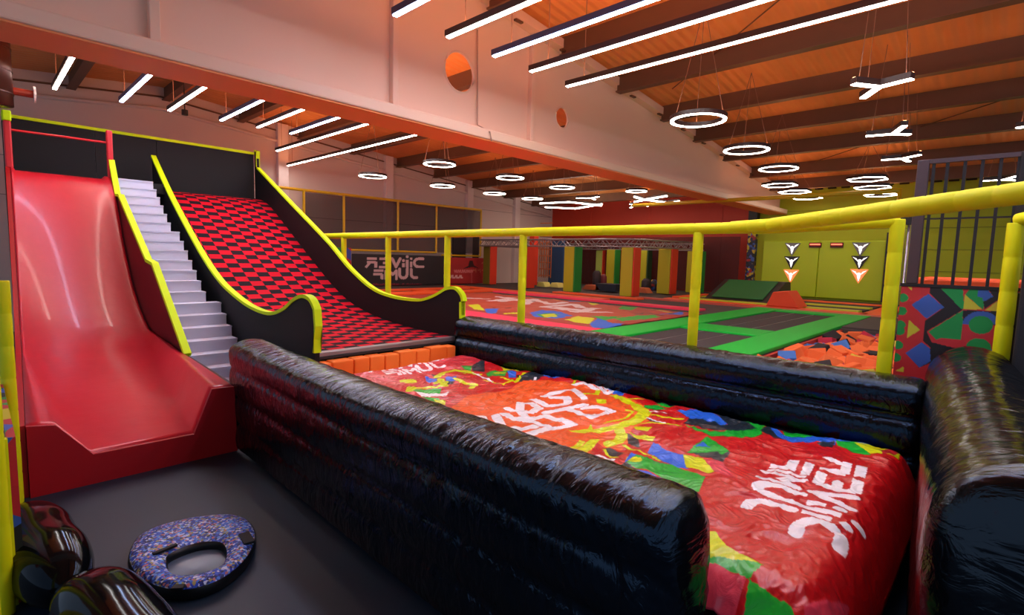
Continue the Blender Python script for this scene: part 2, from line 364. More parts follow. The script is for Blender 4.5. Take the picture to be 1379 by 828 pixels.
for c, ends, w in (((1184, 118), [(1229, 107), (1149, 114), (1162, 133)], 'nearest, above the rest'), ((1203, 181), [(1166, 184), (1218, 170), (1225, 182)], 'second of the line behind the nearest'),
                   ((1215, 214), [(1187, 216), (1239, 209), (1224, 218)], 'third, beside the black railing top'), ((1352, 242.5), [(1324, 244), (1371, 237), (1371, 243.5)], 'far one seen through the railing bars'),
                   ((1400, 168), [(1369, 173), (1420, 160), (1425, 175)], 'cut by the right edge of the picture'), ((797, 267), [(776, 267), (806, 265), (801, 269)], 'small one over the red wall left of the beam'),
                   ((855, 277), [(873, 278), (849, 275), (849, 280)], 'smallest, low under the crossed pair by the beam')): wye(c, ends, 'Y-shaped ceiling light, '+w)
def truss_light(pts_list, label):
    z = 4.5; P = [[at(a, b, 'Z', z) for a, b in seg] for seg in pts_list]; c = P[0][0]
    t = thing('zigzag_light', label, 'ceiling light', (c[0], c[1], z), 'crossed zigzag lights')
    for k, seg in enumerate(P):
        MB().tube([tuple(q) for q in seg], .03, 4).build('diffuser', LR, t)
        MB().tube([(q[0], q[1], q[2]+.07) for q in seg], .035, 4).build('housing', light_house, t)
        MB().tube([(seg[0][0], seg[0][1], z+.1), (seg[0][0], seg[0][1], roofz(seg[0][0])-.02)], .006, 4).build('suspension_cable', cable_m, t)
truss_light([[(727, 274), (766, 272), (810, 277)], [(734, 279), (775, 281), (811, 275)]], 'crossed zigzag light hanging in front of the left corner of the red wall')
truss_light([[(854, 265), (868, 269), (898, 264)], [(854, 272), (870, 269), (898, 273), (915, 271)]], 'crossed zigzag light close to the beam above the red wall')
# ------------------------------------------------------------------ red slide
def xl(y): return .26+(y-6.03)*.046
prof = [(6.03, .28), (7.2, .36), (8.3, .5), (9.2, .67), (9.8, .84), (10.3, 1.05), (10.8, 1.4), (11.2, 1.8), (11.55, 2.25), (11.85, 2.75), (12.1, 3.2), (12.3, 3.42), (12.75, 3.5)]
def pz(y, P=prof): return float(np.interp(y, [p[0] for p in P], [p[1] for p in P]))
slide = thing('red_slide', 'steep glossy red slide with flared run-out at the left of the staircase', 'slide', (1.1, 9, 0))
ys = sorted(set(list(np.linspace(6.03, 12.75, 60))))
def smoothz(y): return sum(pz(min(12.75, max(6.03, y+d))) for d in (-.25, -.12, 0, .12, .25))/5 if y > 6.4 else pz(y)
def lipR(y): return max(smoothz(y)+.05, float(np.interp(y, [6.03, 7.74, 10.3, 10.6], [.72, .79, .92, .9])))
def lipL(y): return max(smoothz(y)+.06, float(np.interp(y, [6.03, 8, 10], [.64, .72, .8])))
secs = []
for y in ys:
    e = max(0, min(1, (y-6.03)/3.2))
    x0 = xl(y); x3 = 1.925; f1 = .44*(1-e)+.06*e; f2 = .40*(1-e)+.10*e
    z = smoothz(y); xa = x0+.19*(1-e)+.03*e; xb = x3-.22*(1-e)-.05*e
    secs.append([(x0, lipL(y)), (xa, lipL(y)-.03*(1-e)), (x0+f1, z), (x3-f2, z), (xb, lipR(y)+.01), (x3, lipR(y))])
v = []; f = []
for i, y in enumerate(ys):
    v += [(a, y, b) for a, b in secs[i]]
for i in range(len(ys)-1):
    for k in range(5): f.append((i*6+k, i*6+k+1, (i+1)*6+k+1, (i+1)*6+k))
o = MB().add(v, f).build('slide_surface', red_vinyl, slide, smooth=True)
s = o.modifiers.new('s', 'SOLIDIFY'); s.thickness = .03; s.offset = -1
fz = secs[0]
MB().prism([(fz[0][0], 0), (fz[5][0]+.015, 0)]+[(a, b) for a, b in fz[::-1]], 'Y', 5.99, 6.03).build('front_panel', red_dark, slide)
o = MB().prism([(y, lipL(y)) for y in ys]+[(12.75, 0), (6.03, 0)], 'X', .2, .255).build('side_panel', red_dark, slide)
for vtx in o.data.vertices: vtx.co.x += (vtx.co.y-6.03)*.046
MB().box(1.9, 1.99, 12.5, 12.62, 3.4, 4.38).build('post', red_post, slide, bevel=.02)
q = at(8, 160, 'Y', 12.55)
po_ = MB().box(.50, .60, 12.5, 12.62, 0, 4.28).build('post', red_post, slide, bevel=.02)
MB().box(.49, .61, 12.49, 12.63, 4.28, 4.45).build('post_cap', neon, po_, bevel=.02)
MB().tube([(.6, 12.56, 4.14), (1.92, 12.56, 4.15)], .02, 8).build('crossbar', red_post, slide)
# divider panel between slide and stairs
div = thing('divider_panel', 'dark board between red slide and grey stairs with stepped neon yellow top', 'panel', (1.96, 10, 0))
top = [(7.9, .76), (9.5, 1.93), (9.88, 1.97), (11.8, 3.1), (12.1, 3.13), (12.55, 3.81)]
bd = MB().prism(top+[(12.7, 3.81), (12.7, 0.01), (6.1, 0.01), (6.1, .7)], 'X', 1.935, 1.985).build('board', mat('red_reflecting_board', (52, 16, 18), .35), div)  # black board, the red slide's reflection put into its colour
def edging(parent, pts, x0, x1, th=.05, name='edge_trim'):
    n = len(pts); v = []; f = []
    for i, (y, z) in enumerate(pts):
        a = pts[max(0, i-1)]; b = pts[min(n-1, i+1)]; d = Vector((b[0]-a[0], b[1]-a[1])).normalized(); nn = Vector((-d.y, d.x))
        if nn.y < 0 and abs(nn.y) > .05: nn = -nn
        v += [(x0, y, z), (x1, y, z), (x1, y+nn.x*th, z+nn.y*th), (x0, y+nn.x*th, z+nn.y*th)]
    for i in range(n-1):
        for k in range(4): f.append((i*4+k, i*4+(k+1) % 4, (i+1)*4+(k+1) % 4, (i+1)*4+k))
    f += [(0, 1, 2, 3), tuple(range(4*n-4, 4*n))]
    return MB().add(v, f).build(name, neon, parent)
edging(bd, top, 1.915, 2.005, .055)
# ------------------------------------------------------------------ stairs
st = thing('staircase', 'grey carpeted staircase climbing between the red and the checkered slide', 'stairs', (2.4, 10, 0))
N = 21; rz_, td = 3.5/N, .238
for k in range(N):
    y = 7.7+td*k; x1 = 2.835 if k < 8 else (2.68 if k < 15 else 2.6); z = rz_*(k+1)
    MB().box(1.992, x1, y, y+td+(.0 if k < N-1 else .0), 0.02 if k < 3 else z-rz_*2.2, z-.025).box(1.99, x1, y-.02, y+td, z-.025, z).build('step', step_mat, st)
# ------------------------------------------------------------------ platform behind slides
plat = thing('slide_platform', 'black boarded starting platform behind slides and stairs', 'platform', (2.8, 13.5, 0))
MB().box(.6, 2.86, 12.78, 14.2, 3.3, 3.5).box(2.86, 5.1, 13.92, 14.2, 3.3, 3.5).build('platform_floor', black_board, plat)
for a, b in ((.55, 1.95), (1.96, 3.05), (3.06, 5.15)): MB().box(a, b, 14.2, 14.27, 0, 4.62).build('back_panel', black_board, plat)
MB().box(.55, 5.16, 14.17, 14.29, 4.62, 4.68).build('edge_trim', neon, plat)
# ------------------------------------------------------------------ checkered slide
ck = thing('checkered_slide', 'wide slide covered in red and black checks between black curved sides', 'slide', (4, 10, 0))
cp = [(6.2, .95), (7.0, .955), (7.7, .985), (8.5, 1.06), (9.3, 1.22), (10.0, 1.5), (10.6, 1.83), (11.3, 2.22), (12.2, 2.74), (13.3, 3.36), (13.9, 3.5)]
cy = np.linspace(6.2, 13.9, 80); cz = np.interp(cy, [p[0] for p in cp], [p[1] for p in cp])
cz = np.convolve(np.pad(cz, 3, mode='edge'), np.ones(7)/7, 'valid')
X0, X1 = 2.93, 5.13
me_v = []; me_f = []; s_ = [0]
for i in range(1, 80): s_.append(s_[-1]+math.hypot(cy[i]-cy[i-1], cz[i]-cz[i-1]))
for i in range(80): me_v += [(X0, cy[i], cz[i]), (X1, cy[i], cz[i])]
me_f = [(2*i, 2*i+1, 2*i+3, 2*i+2) for i in range(79)]
o = MB().add(me_v, me_f).build('slide_mat', checker, ck)
uv = o.data.uv_layers.new(name='UVMap')
for lp in o.data.loops:
    i = lp.vertex_index; co = o.data.vertices[i].co
    uv.data[lp.index].uv = ((co.x-X0)/(X1-X0)*10, s_[i//2]/.165)
s = o.modifiers.new('s', 'SOLIDIFY'); s.thickness = .05; s.offset = -1
def curve_pts(P, n=6):
    out = []
    for i in range(len(P)-1):
        p0, p1, p2, p3 = P[max(i-1, 0)], P[i], P[i+1], P[min(i+2, len(P)-1)]
        for k in range(n):
            t = k/n
            out.append(tuple(.5*((2*p1[j])+(-p0[j]+p2[j])*t+(2*p0[j]-5*p1[j]+4*p2[j]-p3[j])*t*t+(-p0[j]+3*p1[j]-3*p2[j]+p3[j])*t**3) for j in (0, 1)))
    return out+[P[-1]]
left = curve_pts([(13.77, 4.17), (12.54, 3.31), (11.5, 2.67), (10.45, 2.07), (9.6, 1.68), (8.96, 1.49), (8.2, 1.34), (7.48, 1.30), (6.98, 1.40), (6.65, 1.55), (6.4, 1.62), (6.2, 1.60), (6.08, 1.50)])
lp_ = left+[(6.06, .97)]
ls_ = MB().prism(lp_+[(6.06, 0.01), (13.77, .01)], 'X', 2.865, 2.925).build('left_side', black_board, ck)
edging(ls_, left+[(6.055, 1.3), (6.05, .97)], 2.85, 2.94, .045)
right = curve_pts([(13.95, 4.24), (12.2, 3.36), (10.31, 2.42), (9.4, 1.9), (8.58, 1.55), (7.9, 1.43), (7.18, 1.42), (6.85, 1.47), (6.58, 1.56), (6.35, 1.66), (6.15, 1.68), (6.02, 1.60), (5.98, 1.5)])
rs_ = MB().prism([(14.1, 4.7), (13.97, 4.7)]+right+[(5.97, 1.1), (6.06, 1.1), (6.06, .01), (14.1, .01)], 'X', 5.13, 5.19).build('right_side', black_board, ck)
edging(rs_, [(14.1, 4.68), (13.97, 4.66), (13.955, 4.3)]+right+[(5.975, 1.3), (5.97, 1.12)], 5.12, 5.205, .045)
MB().box(2.93, 5.12, 6.10, 6.2, .90, .962).build('base_rail', grey_trim, ck, bevel=.01)
MB().box(2.93, 5.12, 6.08, 6.14, .875, .90).build('base_gap', charcoal, ck)
# orange foam edge blocks below the slide
x = 2.45; k = 0
while x < 4.95:
    w = random.uniform(.22, .36); x2 = min(x+w, 5.0)
    o = MB().box(x, x2-.008, 5.93, 6.12, .45, .86+random.uniform(-.01, .012)).build('foam_block', mat('bright_orange_foam', (252, 128, 36), .7), None, bevel=.02)
    tag(o, 'orange foam block in the row under the end of the checkered slide', 'foam block', 'orange blocks under the checkered slide')
    x = x2
# ------------------------------------------------------------------ inflatable walls
def inflatable(name, label, p0, p1, half, top, mtl, lobes=4, ld=.10, sag=0, endr=.07, seed=0, top_r=None, cat='inflatable wall'):
    p0 = Vector((p0[0], p0[1], 0)); p1 = Vector((p1[0], p1[1], 0)); L = (p1-p0).length; u = (p1-p0).normalized(); w = Vector((-u.y, u.x, 0))
    prof = []; hh = top/lobes
    for side in (1, -1):
        zs = []
        for k in (range(lobes) if side == 1 else range(lobes-1, -1, -1)):
            for t in ([i/9 for i in range(9)] if side == 1 else [1-i/9 for i in range(9)]):
                z = (k+t)*hh; b = math.sin(math.pi*t)**.5 if 0 < t < 1 else 0
                if k == lobes-1 and t > .5: # rounded crown
                    continue
                zs.append((side*(half*(1-ld+ld*b)), z+.004))
        if side == 1:
            prof += zs
            zc = (lobes-.5)*hh; R = half
            for a in range(1, 16): 
                th = math.pi*a/16; prof.append((R*math.cos(th)*(1 if True else 0), zc+hh*.5*math.sin(th)**.8))
        else: prof += zs
    n = len(prof); ns = int(L/.022); P = []
    tmax = 1
    for i in range(ns+1):
        d = L*i/ns; e = min(d, L-d)
        sx = (1-max(0, 1-e/endr)**2.2)**.5 if e < endr else 1
        sx = max(.02, sx)*.13+.87 if e > 0 else .87
        for (a, z) in prof:
            zz = z-(1-sx)*.35*max(0, z-top*.55)*1.2
            q = p0+u*d+w*a*sx
            crown = max(0, (z-(top-hh*.75))/(hh*.75)); seam = abs(math.sin(math.pi*z/hh))
            wr = .007*fbm(d+seed, a*1.5, z*.6, 4.5, 3)+(.002+.006*(1-seam))*fbm(d*3.0+seed, a, z, 6, 2)
            q = q+w*(1 if a > 0 else -1)*wr*(1-crown*.6); zz += wr*crown*.8+.008*math.sin(d*1.3+seed)*crown-sag*math.sin(math.pi*d/L)*zz/top
            P.append((q.x, q.y, max(.0, zz)))
    f = []
    for i in range(ns):
        for k in range(n-1): f.append((i*n+k, i*n+k+1, (i+1)*n+k+1, (i+1)*n+k))
    # end caps: a puffed fan
    for i, s in ((0, -1), (ns, 1)):
        base = i*n; c = Vector(P[base+n//2]); 
        rows = [[base+k for k in range(n)]]
        ctr = p0+u*(0 if i == 0 else L); zc = top*.5
        for rr, bulge in ((.9, .035), (.7, .06), (.4, .075), (.15, .08)):
            row = []
            for k in range(n):
                q = Vector(P[base+k]); cc = Vector((ctr.x, ctr.y, zc)); g = cc+(q-cc)*rr+u*s*bulge; g.z = max(0, g.z)
                wv = .012*fbm(g.x, g.y+seed, g.z, 9, 3); g += u*wv
                row.append(len(P)); P.append(tuple(g))
            rows.append(row)
        for a, b in zip(rows[:-1], rows[1:]):
            for k in range(n-1): f.append((a[k], a[k+1], b[k+1], b[k]))
        f.append(tuple(rows[-1]))
    o = MB().add(P, f).build(name, mtl, None, smooth=True)
    return o
o = inflatable('inflatable_wall', '', (2.16, 6.2), (2.08, .93), .235, 1.205, black_vinyl, 4, seed=3, sag=.035)
tag(o, 'near glossy black inflatable wall beside the dark floor and red slide', 'inflatable wall', 'black inflatable walls')
o = inflatable('inflatable_wall', '', (5.27, 6.05), (5.45, .45), .25, 1.29, black_vinyl, 4, seed=11, ld=.36)
tag(o, 'far glossy black inflatable wall between the printed air bag and the trampolines', 'inflatable wall', 'black inflatable walls')
o = inflatable('inflatable_wall', '', (2.48, -.15), (6.15, .20), .32, 1.525, black_vinyl_x, 2, seed=23, endr=.14)
tag(o, 'thick short black inflatable wall closing the right end of the air bag', 'inflatable wall', 'black inflatable walls')
def cushion(p0, p1, r, label, seed):
    p0 = Vector(p0); p1 = Vector(p1); L = (p1-p0).length; u = (p1-p0).normalized(); w = Vector((-u.y, u.x, 0)); P = []; n = 40; ns = 44
    for i in range(ns+1):
        t = i/ns; s = max(0.02, (1-abs(2*t-1)**3.2))**.5
        for k in range(n):
            a = 2*math.pi*k/n; ca = math.cos(a); sa = math.sin(a)
            q = p0+u*L*t+w*r*s*math.copysign(abs(ca)**.8, ca); z = r+r*s*math.copysign(abs(sa)**.85, sa)*.98
            d = .008*fbm(q.x+seed, q.y, z, 3, 2)*s
            P.append((q.x+d, q.y+d, max(.0, z+d)))
    f = [(i*n+k, i*n+(k+1) % n, (i+1)*n+(k+1) % n, (i+1)*n+k) for i in range(ns) for k in range(n)]
    f += [tuple(range(n)), tuple(range(ns*n, ns*n+n))]
    o = MB().add(P, f).build('inflatable_bolster', black_soft, None, smooth=True); tag(o, label, 'inflatable bolster', 'black bolsters by the left fence')
cushion((.17, 5.15, 0), (.30, 3.78, 0), .2, 'black inflatable bolster reaching farthest back towards the red slide', 1)
cushion((.34, 3.78, 0), (.52, 2.5, 0), .215, 'black inflatable bolster in the lower left, nearest to the patterned oval tube', 4)
cushion((-.02, 3.7, 0), (.10, 2.6, 0), .17, 'black inflatable bolster squeezed against the fence in the bottom left corner', 8)
# ------------------------------------------------------------------ printed air bag
RED, ORA, WHT, BLU, GRN, YEL, DRK, PNK, LRD = (204, 12, 22), (246, 98, 34), (250, 250, 255), (40, 110, 232), (14, 184, 50), (220, 234, 4), (28, 40, 52), (228, 64, 86), (220, 50, 50)
ZB = .73
def bagright(v): return 5.0+.17*(6-v)/5.5
def rnd(e, r): return 1-max(0, min(1, 1-e/r))**2.4
def bag_low(x, y):
    return ZB-.02-(1-rnd(x-2.38, .28))*.2-(1-rnd(bagright(y)+.06-x, .2))*.09-(1-rnd(y-.36, .26))*.42-(1-rnd(5.98-y, .3))*.16
def onbag(px, py):
    "print point: where the sight line meets the smooth shape of the bag"
    z = ZB-.02
    for _ in range(5):
        p = at(px, py, 'Z', z)
        if not (2.38 < p[0] < 5.15 and .37 < p[1] < 5.98): break
        z += .5*(bag_low(p[0], p[1])-z)
    return at(px, py, 'Z', z)[:2]
def A(x, y): return onbag(460+x/4.597, 470+y/4.597)
def B(x, y): return onbag(700+x/4.597, 480+y/4.597)
def Cc(x, y): return onbag(960+x/4.871, 540+y/4.871)
def D(x, y): return onbag(920+x/2.957, 548+y/2.957)
S = []
def po(f, pts, c): S.append(('poly', [f(*p) for p in pts], c))
def sk(f, pts, c, w): S.append(('stroke', [f(*p) for p in pts], c, w))
def di(f, p, c, r): S.append(('disc', f(*p), c, r))
# pinkish left part
po(A, [(0, 100), (700, 0), (1000, 60), (700, 160), (500, 330), (300, 330), (0, 200)], (212, 40, 56))
sl = [A(150, 135), A(575, 62), A(700, 95), A(215, 195)]
S += logo_shapes(affine([(150, 130), (1040, 130), (1040, 470), (150, 470)], sl), WHT, 1)
# far strip near the far wall, left half
po(A, [(690, 5), (860, 35), (840, 65), (800, 60), (700, 30)], GRN); po(A, [(710, 28), (810, 42), (800, 62), (735, 50)], YEL)
po(A, [(930, 50), (1010, 60), (960, 70)], GRN); po(A, [(735, 108), (805, 105), (800, 140), (770, 130)], GRN); po(A, [(805, 108), (885, 85), (885, 135), (812, 138)], DRK)
po(A, [(890, 150), (920, 130), (1030, 130), (1010, 180), (910, 180)], GRN); di(A, (975, 150), YEL, .085); po(A, [(1025, 133), (1080, 140), (1080, 185), (1035, 185)], BLU)
po(A, [(980, 105), (1100, 95), (1200, 130), (1110, 140), (1000, 125)], YEL); po(A, [(1080, 88), (1240, 120), (1379, 150), (1379, 195), (1280, 185), (1200, 150), (1130, 110)], BLU)
po(A, [(1100, 85), (1180, 92), (1240, 130), (1150, 140), (1080, 120)], GRN); po(A, [(1250, 130), (1379, 150), (1379, 190), (1280, 180)], GRN)
po(A, [(1085, 170), (1240, 180), (1190, 205), (1100, 210)], DRK); sk(A, [(990, 190), (1080, 205), (1130, 160), (1250, 170)], YEL, .05); sk(A, [(1195, 200), (1205, 165)], WHT, .03)
# middle-left curls
po(A, [(515, 165), (600, 190), (575, 212), (525, 200)], BLU); po(A, [(640, 178), (712, 170), (705, 208), (650, 212)], BLU); po(A, [(555, 150), (600, 165), (600, 188), (570, 175)], DRK); po(A, [(640, 205), (700, 212), (650, 235)], DRK)
sk(A, [(592, 172), (625, 148), (700, 130), (780, 140), (850, 162)], YEL, .09); sk(A, [(770, 150), (840, 168)], YEL, .08); sk(A, [(610, 190), (640, 240), (430, 240), (420, 262)], YEL, .085)
di(A, (615, 213), YEL, .09); di(A, (412, 202), YEL, .1); sk(A, [(700, 190), (760, 225), (830, 240), (800, 258)], YEL, .06)
po(A, [(430, 250), (620, 250), (610, 275), (470, 275)], GRN); po(A, [(455, 270), (665, 275), (650, 298), (500, 290)], WHT); po(A, [(490, 290), (600, 305), (640, 335), (570, 330)], GRN); po(A, [(570, 305), (645, 322), (640, 345), (590, 335)], YEL)
sk(A, [(815, 148), (880, 190), (930, 222)], WHT, .045); sk(A, [(880, 215), (1000, 230), (1060, 200)], YEL, .02)
# orange island
po(B, [(-420, 320), (-330, 265), (-240, 240), (-150, 232), (-50, 195), (20, 155), (150, 150), (320, 180), (500, 190), (600, 240), (700, 270), (790, 310), (820, 380), (790, 430), (690, 470), (680, 540), (620, 580), (560, 570), (470, 540), (430, 620), (300, 620), (0, 500), (-420, 380)], ORA)
sk(B, [(-70, 230), (100, 205), (300, 215)], (210, 60, 24), .03)
sk(B, [(590, 250), (650, 275), (720, 305), (775, 355), (745, 400), (640, 445), (480, 465)], YEL, .12); sk(B, [(600, 450), (635, 495), (610, 530), (550, 543)], YEL, .09)
sk(B, [(520, 430), (650, 395), (700, 355), (660, 340)], YEL, .03); po(B, [(300, 465), (420, 455), (440, 425), (460, 470), (400, 485)], YEL); po(B, [(440, 520), (495, 525), (400, 625), (340, 600)], YEL); sk(B, [(320, 595), (385, 540)], YEL, .05)
po(B, [(470, 275), (535, 280), (535, 305), (480, 308)], YEL); sk(B, [(400, 245), (475, 245), (485, 220)], YEL, .05)
W1 = .088
for pts in ([(-320, 400), (-235, 385), (-215, 420)], [(-250, 432), (-115, 445), (-150, 372)], [(-100, 362), (-25, 405), (15, 392)], [(-75, 330), (0, 345), (40, 385)],
            [(5, 285), (0, 335), (60, 352), (120, 322), (80, 292), (10, 285)], [(80, 262), (170, 305), (300, 293), (290, 262), (200, 258)], [(150, 250), (290, 215), (330, 215), (395, 268)], [(340, 190), (400, 182), (470, 215)],
            [(30, 402), (160, 368)], [(50, 402), (200, 452)], [(155, 372), (330, 425)], [(200, 452), (330, 425)], [(160, 350), (300, 330), (400, 312)], [(300, 335), (440, 395), (570, 352), (480, 325), (400, 335)],
            [(-5, 480), (90, 445)], [(60, 505), (165, 462)], [(-120, 510), (-90, 480), (-20, 460)]): sk(B, pts, WHT, W1)
for k in range(4): sk(B, [(430+55*k, 165+9*k), (500+45*k, 205+8*k)], WHT, .06)
sk(B, [(440, 172), (540, 235), (640, 190)], WHT, .06); sk(B, [(560, 160), (560, 215)], BLU, .05); po(B, [(570, 235), (620, 205), (650, 225), (640, 245)], BLU); sk(B, [(330, 185), (375, 150)], YEL, .03)
po(B, [(260, 140), (330, 120), (450, 150), (330, 165)], GRN); po(B, [(110, 85), (180, 90), (330, 118), (260, 145), (110, 125)], BLU); po(B, [(170, 88), (330, 115), (300, 135), (170, 120)], GRN); po(B, [(0, 125), (110, 110), (150, 130), (20, 145)], DRK); po(B, [(0, 45), (60, 50), (110, 100), (60, 100), (0, 75)], GRN)
# red part with ornaments
di(B, (750, 250), GRN, .1); di(B, (905, 290), GRN, .1); di(B, (840, 316), GRN, .115); sk(B, [(650, 268), (760, 262), (870, 248)], YEL, .05); sk(B, [(920, 272), (1040, 272)], WHT, .03); po(B, [(1030, 280), (1110, 297), (1060, 300)], YEL)
sk(B, [(825, 380), (900, 395), (1000, 398)], YEL, .05); sk(B, [(815, 350), (900, 357)], WHT, .04); sk(B, [(795, 405), (890, 430)], WHT, .045); sk(B, [(800, 412), (870, 432)], DRK, .04); sk(B, [(745, 440), (850, 430), (990, 445)], YEL, .035)
po(B, [(705, 455), (820, 462), (790, 488), (715, 475)], YEL); po(B, [(670, 480), (700, 490), (840, 520), (820, 540), (740, 522)], YEL); po(B, [(665, 485), (730, 515), (745, 560), (670, 545)], DRK); sk(B, [(640, 552), (730, 582), (860, 637)], YEL, .035)
po(B, [(970, 335), (1175, 325), (1290, 420), (1140, 405), (1050, 400)], BLU); po(B, [(1180, 323), (1379, 365), (1500, 400), (1500, 450), (1379, 465), (1050, 440), (1010, 435), (1050, 400), (1150, 400), (1290, 422)], DRK)
po(B, [(1020, 442), (1180, 465), (1379, 455), (1500, 430), (1500, 480), (1379, 500), (1180, 500)], GRN)
po(B, [(790, 590), (825, 545), (1012, 622), (1045, 705), (950, 680)], BLU); po(B, [(1160, 508), (1305, 605), (1150, 612), (1030, 612)], GRN); po(B, [(1130, 545), (1180, 582), (1085, 578)], BLU); po(B, [(1040, 612), (1305, 602), (1255, 662), (1130, 632)], DRK)
po(B, [(1010, 622), (1130, 640), (1210, 725), (1170, 740), (1030, 690)], YEL); po(B, [(1130, 645), (1250, 660), (1330, 760), (1215, 740)], PNK)
po(B, [(640, 665), (720, 612), (960, 680), (1145, 760), (1080, 840), (940, 800), (760, 700)], GRN); di(B, (708, 645), YEL, .06); po(B, [(620, 700), (740, 700), (930, 800), (860, 790)], BLU); po(B, [(605, 690), (655, 665), (740, 700), (640, 700)], DRK)
po(B, [(520, 562), (655, 598), (600, 632), (545, 615)], DRK); sk(B, [(515, 572), (545, 612), (600, 635)], YEL, .025); po(B, [(450, 640), (560, 650), (620, 680), (560, 690)], BLU); sk(B, [(420, 632), (480, 625), (570, 645)], WHT, .05); po(B, [(650, 655), (690, 600), (720, 612), (650, 665)], BLU)
# far strip, right half
po(Cc, [(150, 82), (375, 122), (310, 182)], GRN); po(Cc, [(375, 122), (490, 150), (430, 190)], RED); po(Cc, [(310, 182), (372, 135), (470, 245), (400, 230)], DRK)
po(Cc, [(375, 132), (480, 215), (700, 225), (822, 262), (795, 290), (680, 255), (600, 262), (520, 272), (430, 225), (385, 175)], BLU); po(Cc, [(460, 180), (520, 162), (640, 175), (710, 205), (640, 225), (520, 225), (470, 210)], GRN); po(Cc, [(680, 262), (800, 268), (785, 302), (720, 285)], DRK)
po(Cc, [(825, 232), (1220, 305), (1240, 345), (1050, 320), (810, 262)], BLU); po(Cc, [(800, 262), (940, 290), (1035, 372), (920, 350), (820, 290)], GRN); po(Cc, [(925, 292), (1140, 318), (1230, 345), (1215, 420), (1030, 362)], YEL); po(Cc, [(1100, 350), (1150, 335), (1220, 345), (1230, 375), (1180, 385), (1110, 375)], (180, 20, 40)); po(Cc, [(0, 268), (110, 345), (60, 360), (0, 340)], GRN)
S += logo_shapes(affine([(1040, 155), (1040, 280), (788, 122), (612, 280), (165, 152), (935, 446), (396, 470)], [D(622, 588), D(435, 525), D(705, 460), D(510, 350), D(705, 245), D(250, 385), D(355, 235)]), WHT, 1)
po(D, [(-10, 255), (88, 290), (62, 345), (-10, 335)], GRN); po(D, [(20, 503), (130, 510), (170, 560), (318, 640), (165, 605), (100, 615), (20, 615)], YEL); po(D, [(50, 622), (100, 612), (165, 605), (318, 640), (262, 708), (200, 665)], GRN)
po(D, [(-80, 640), (40, 640), (75, 700), (30, 760), (-80, 760)], DRK); po(D, [(40, 625), (140, 640), (250, 700), (200, 730), (80, 700)], PNK); po(D, [(262, 708), (330, 755), (430, 800), (560, 900), (225, 900), (225, 800)], GRN); po(D, [(480, 800), (660, 800), (660, 900), (540, 900)], PNK)
NU, NV = 460, 940
u = np.linspace(2.36, 5.08, NU); vv = np.linspace(.36, 5.98, NV)
U, V = np.meshgrid(u, vv, indexing='ij')
sx = (U-2.36)/(5.08-2.36); U2 = 2.38+sx*(bagright(V)-2.38+.06)
# wrinkle field
Z = np.zeros(U.shape); DX = np.zeros(U.shape)
hx = np.zeros(U.shape)
for i in range(NU):
    for j in range(NV):
        x, y = U2[i, j], V[i, j]
        a = noise.noise(Vector((x*1.1, y*1.1, 0))); b = noise.noise(Vector((x*2.6+a, y*2.6, 3)))
        c = noise.noise(Vector((x*5+b*1.5, y*7+a*2, 7))); d = noise.noise(Vector((x*11+c*2, y*16+b*3, 11)))
        hx[i, j] = .040*a+.022*b+.014*(1-abs(c)*2)+.006*(1-abs(d)*2)
ex = np.minimum(U2-2.38, bagright(V)+.06-U2); ey = V
def roundoff(e, r): return 1-np.clip(1-e/r, 0, 1)**2.4
drop = (1-roundoff(U2-2.38, .28))*.2+(1-roundoff(bagright(V)+.06-U2, .2))*.09+(1-roundoff(V-.36, .26))*.42+(1-roundoff(5.98-V, .3))*.16
Z = ZB-.02+hx-drop
colr = raster(U2, V, RED, S)
bag = grid_obj('printed_air_bag', np.stack([U2, V, Z], -1), colr, printmat('printed_vinyl', .32, ((7, 11, 7), .6, .02, 1.0), .3))
tag(bag, 'wrinkled red air bag with white lettering and bright shapes between the black inflatable walls', 'air bag')
s = bag.modifiers.new('s', 'SOLIDIFY'); s.thickness = .02; s.offset = -1
pit = thing('air_bag_base', 'black base the printed air bag lies on', 'base', (3.7, 3, 0))
MB().box(2.5, 4.9, .62, 5.7, .02, .42).build('base_body', charcoal, pit)
# ------------------------------------------------------------------ oval slide tube
t = thing('slide_tube', 'flat oval slide tube with busy blue print lying on the dark floor', 'tube', (1.04, 4.02, 0))
pat = speckle('busy_blue_print', [(30, 64, 190), (170, 190, 235), (22, 36, 110), (60, 120, 220), (205, 215, 235), (30, 76, 200), (150, 150, 90), (18, 30, 80), (90, 150, 225), (40, 90, 205), (190, 110, 110), (26, 50, 140)], 66)
ax_ = Vector((.38, .14)); 
Pz = [at(x, y, 'Z', .09) for x, y in ((174, 745), (185, 722), (207, 709), (240, 699), (275, 693), (308, 691), (330, 697), (342, 712), (342, 730), (330, 752), (308, 772), (280, 786), (245, 793), (212, 788), (188, 775), (176, 760))]
Hz = [at(x, y, 'Z', .09) for x, y in ((225, 756), (226, 748), (240, 740), (262, 732), (283, 729), (298, 731), (304, 741), (303, 753), (295, 763), (280, 769), (262, 773), (243, 774), (232, 771), (226, 764))]
def loopc(P, n=64):
    P = [(p[0], p[1]) for p in P]; k = len(P); out = []
    for i in range(n):
        s = i*k/n; a = int(s); t = s-a; p0, p1, p2, p3 = P[(a-1) % k], P[a % k], P[(a+1) % k], P[(a+2) % k]
        out.append([.5*((2*p1[j])+(-p0[j]+p2[j])*t+(2*p0[j]-5*p1[j]+4*p2[j]-p3[j])*t*t+(-p0[j]+3*p1[j]-3*p2[j]+p3[j])*t**3) for j in (0, 1)])
    return np.array(out)
O_ = loopc(Pz); c0 = O_.mean(0); H_ = loopc(Hz)
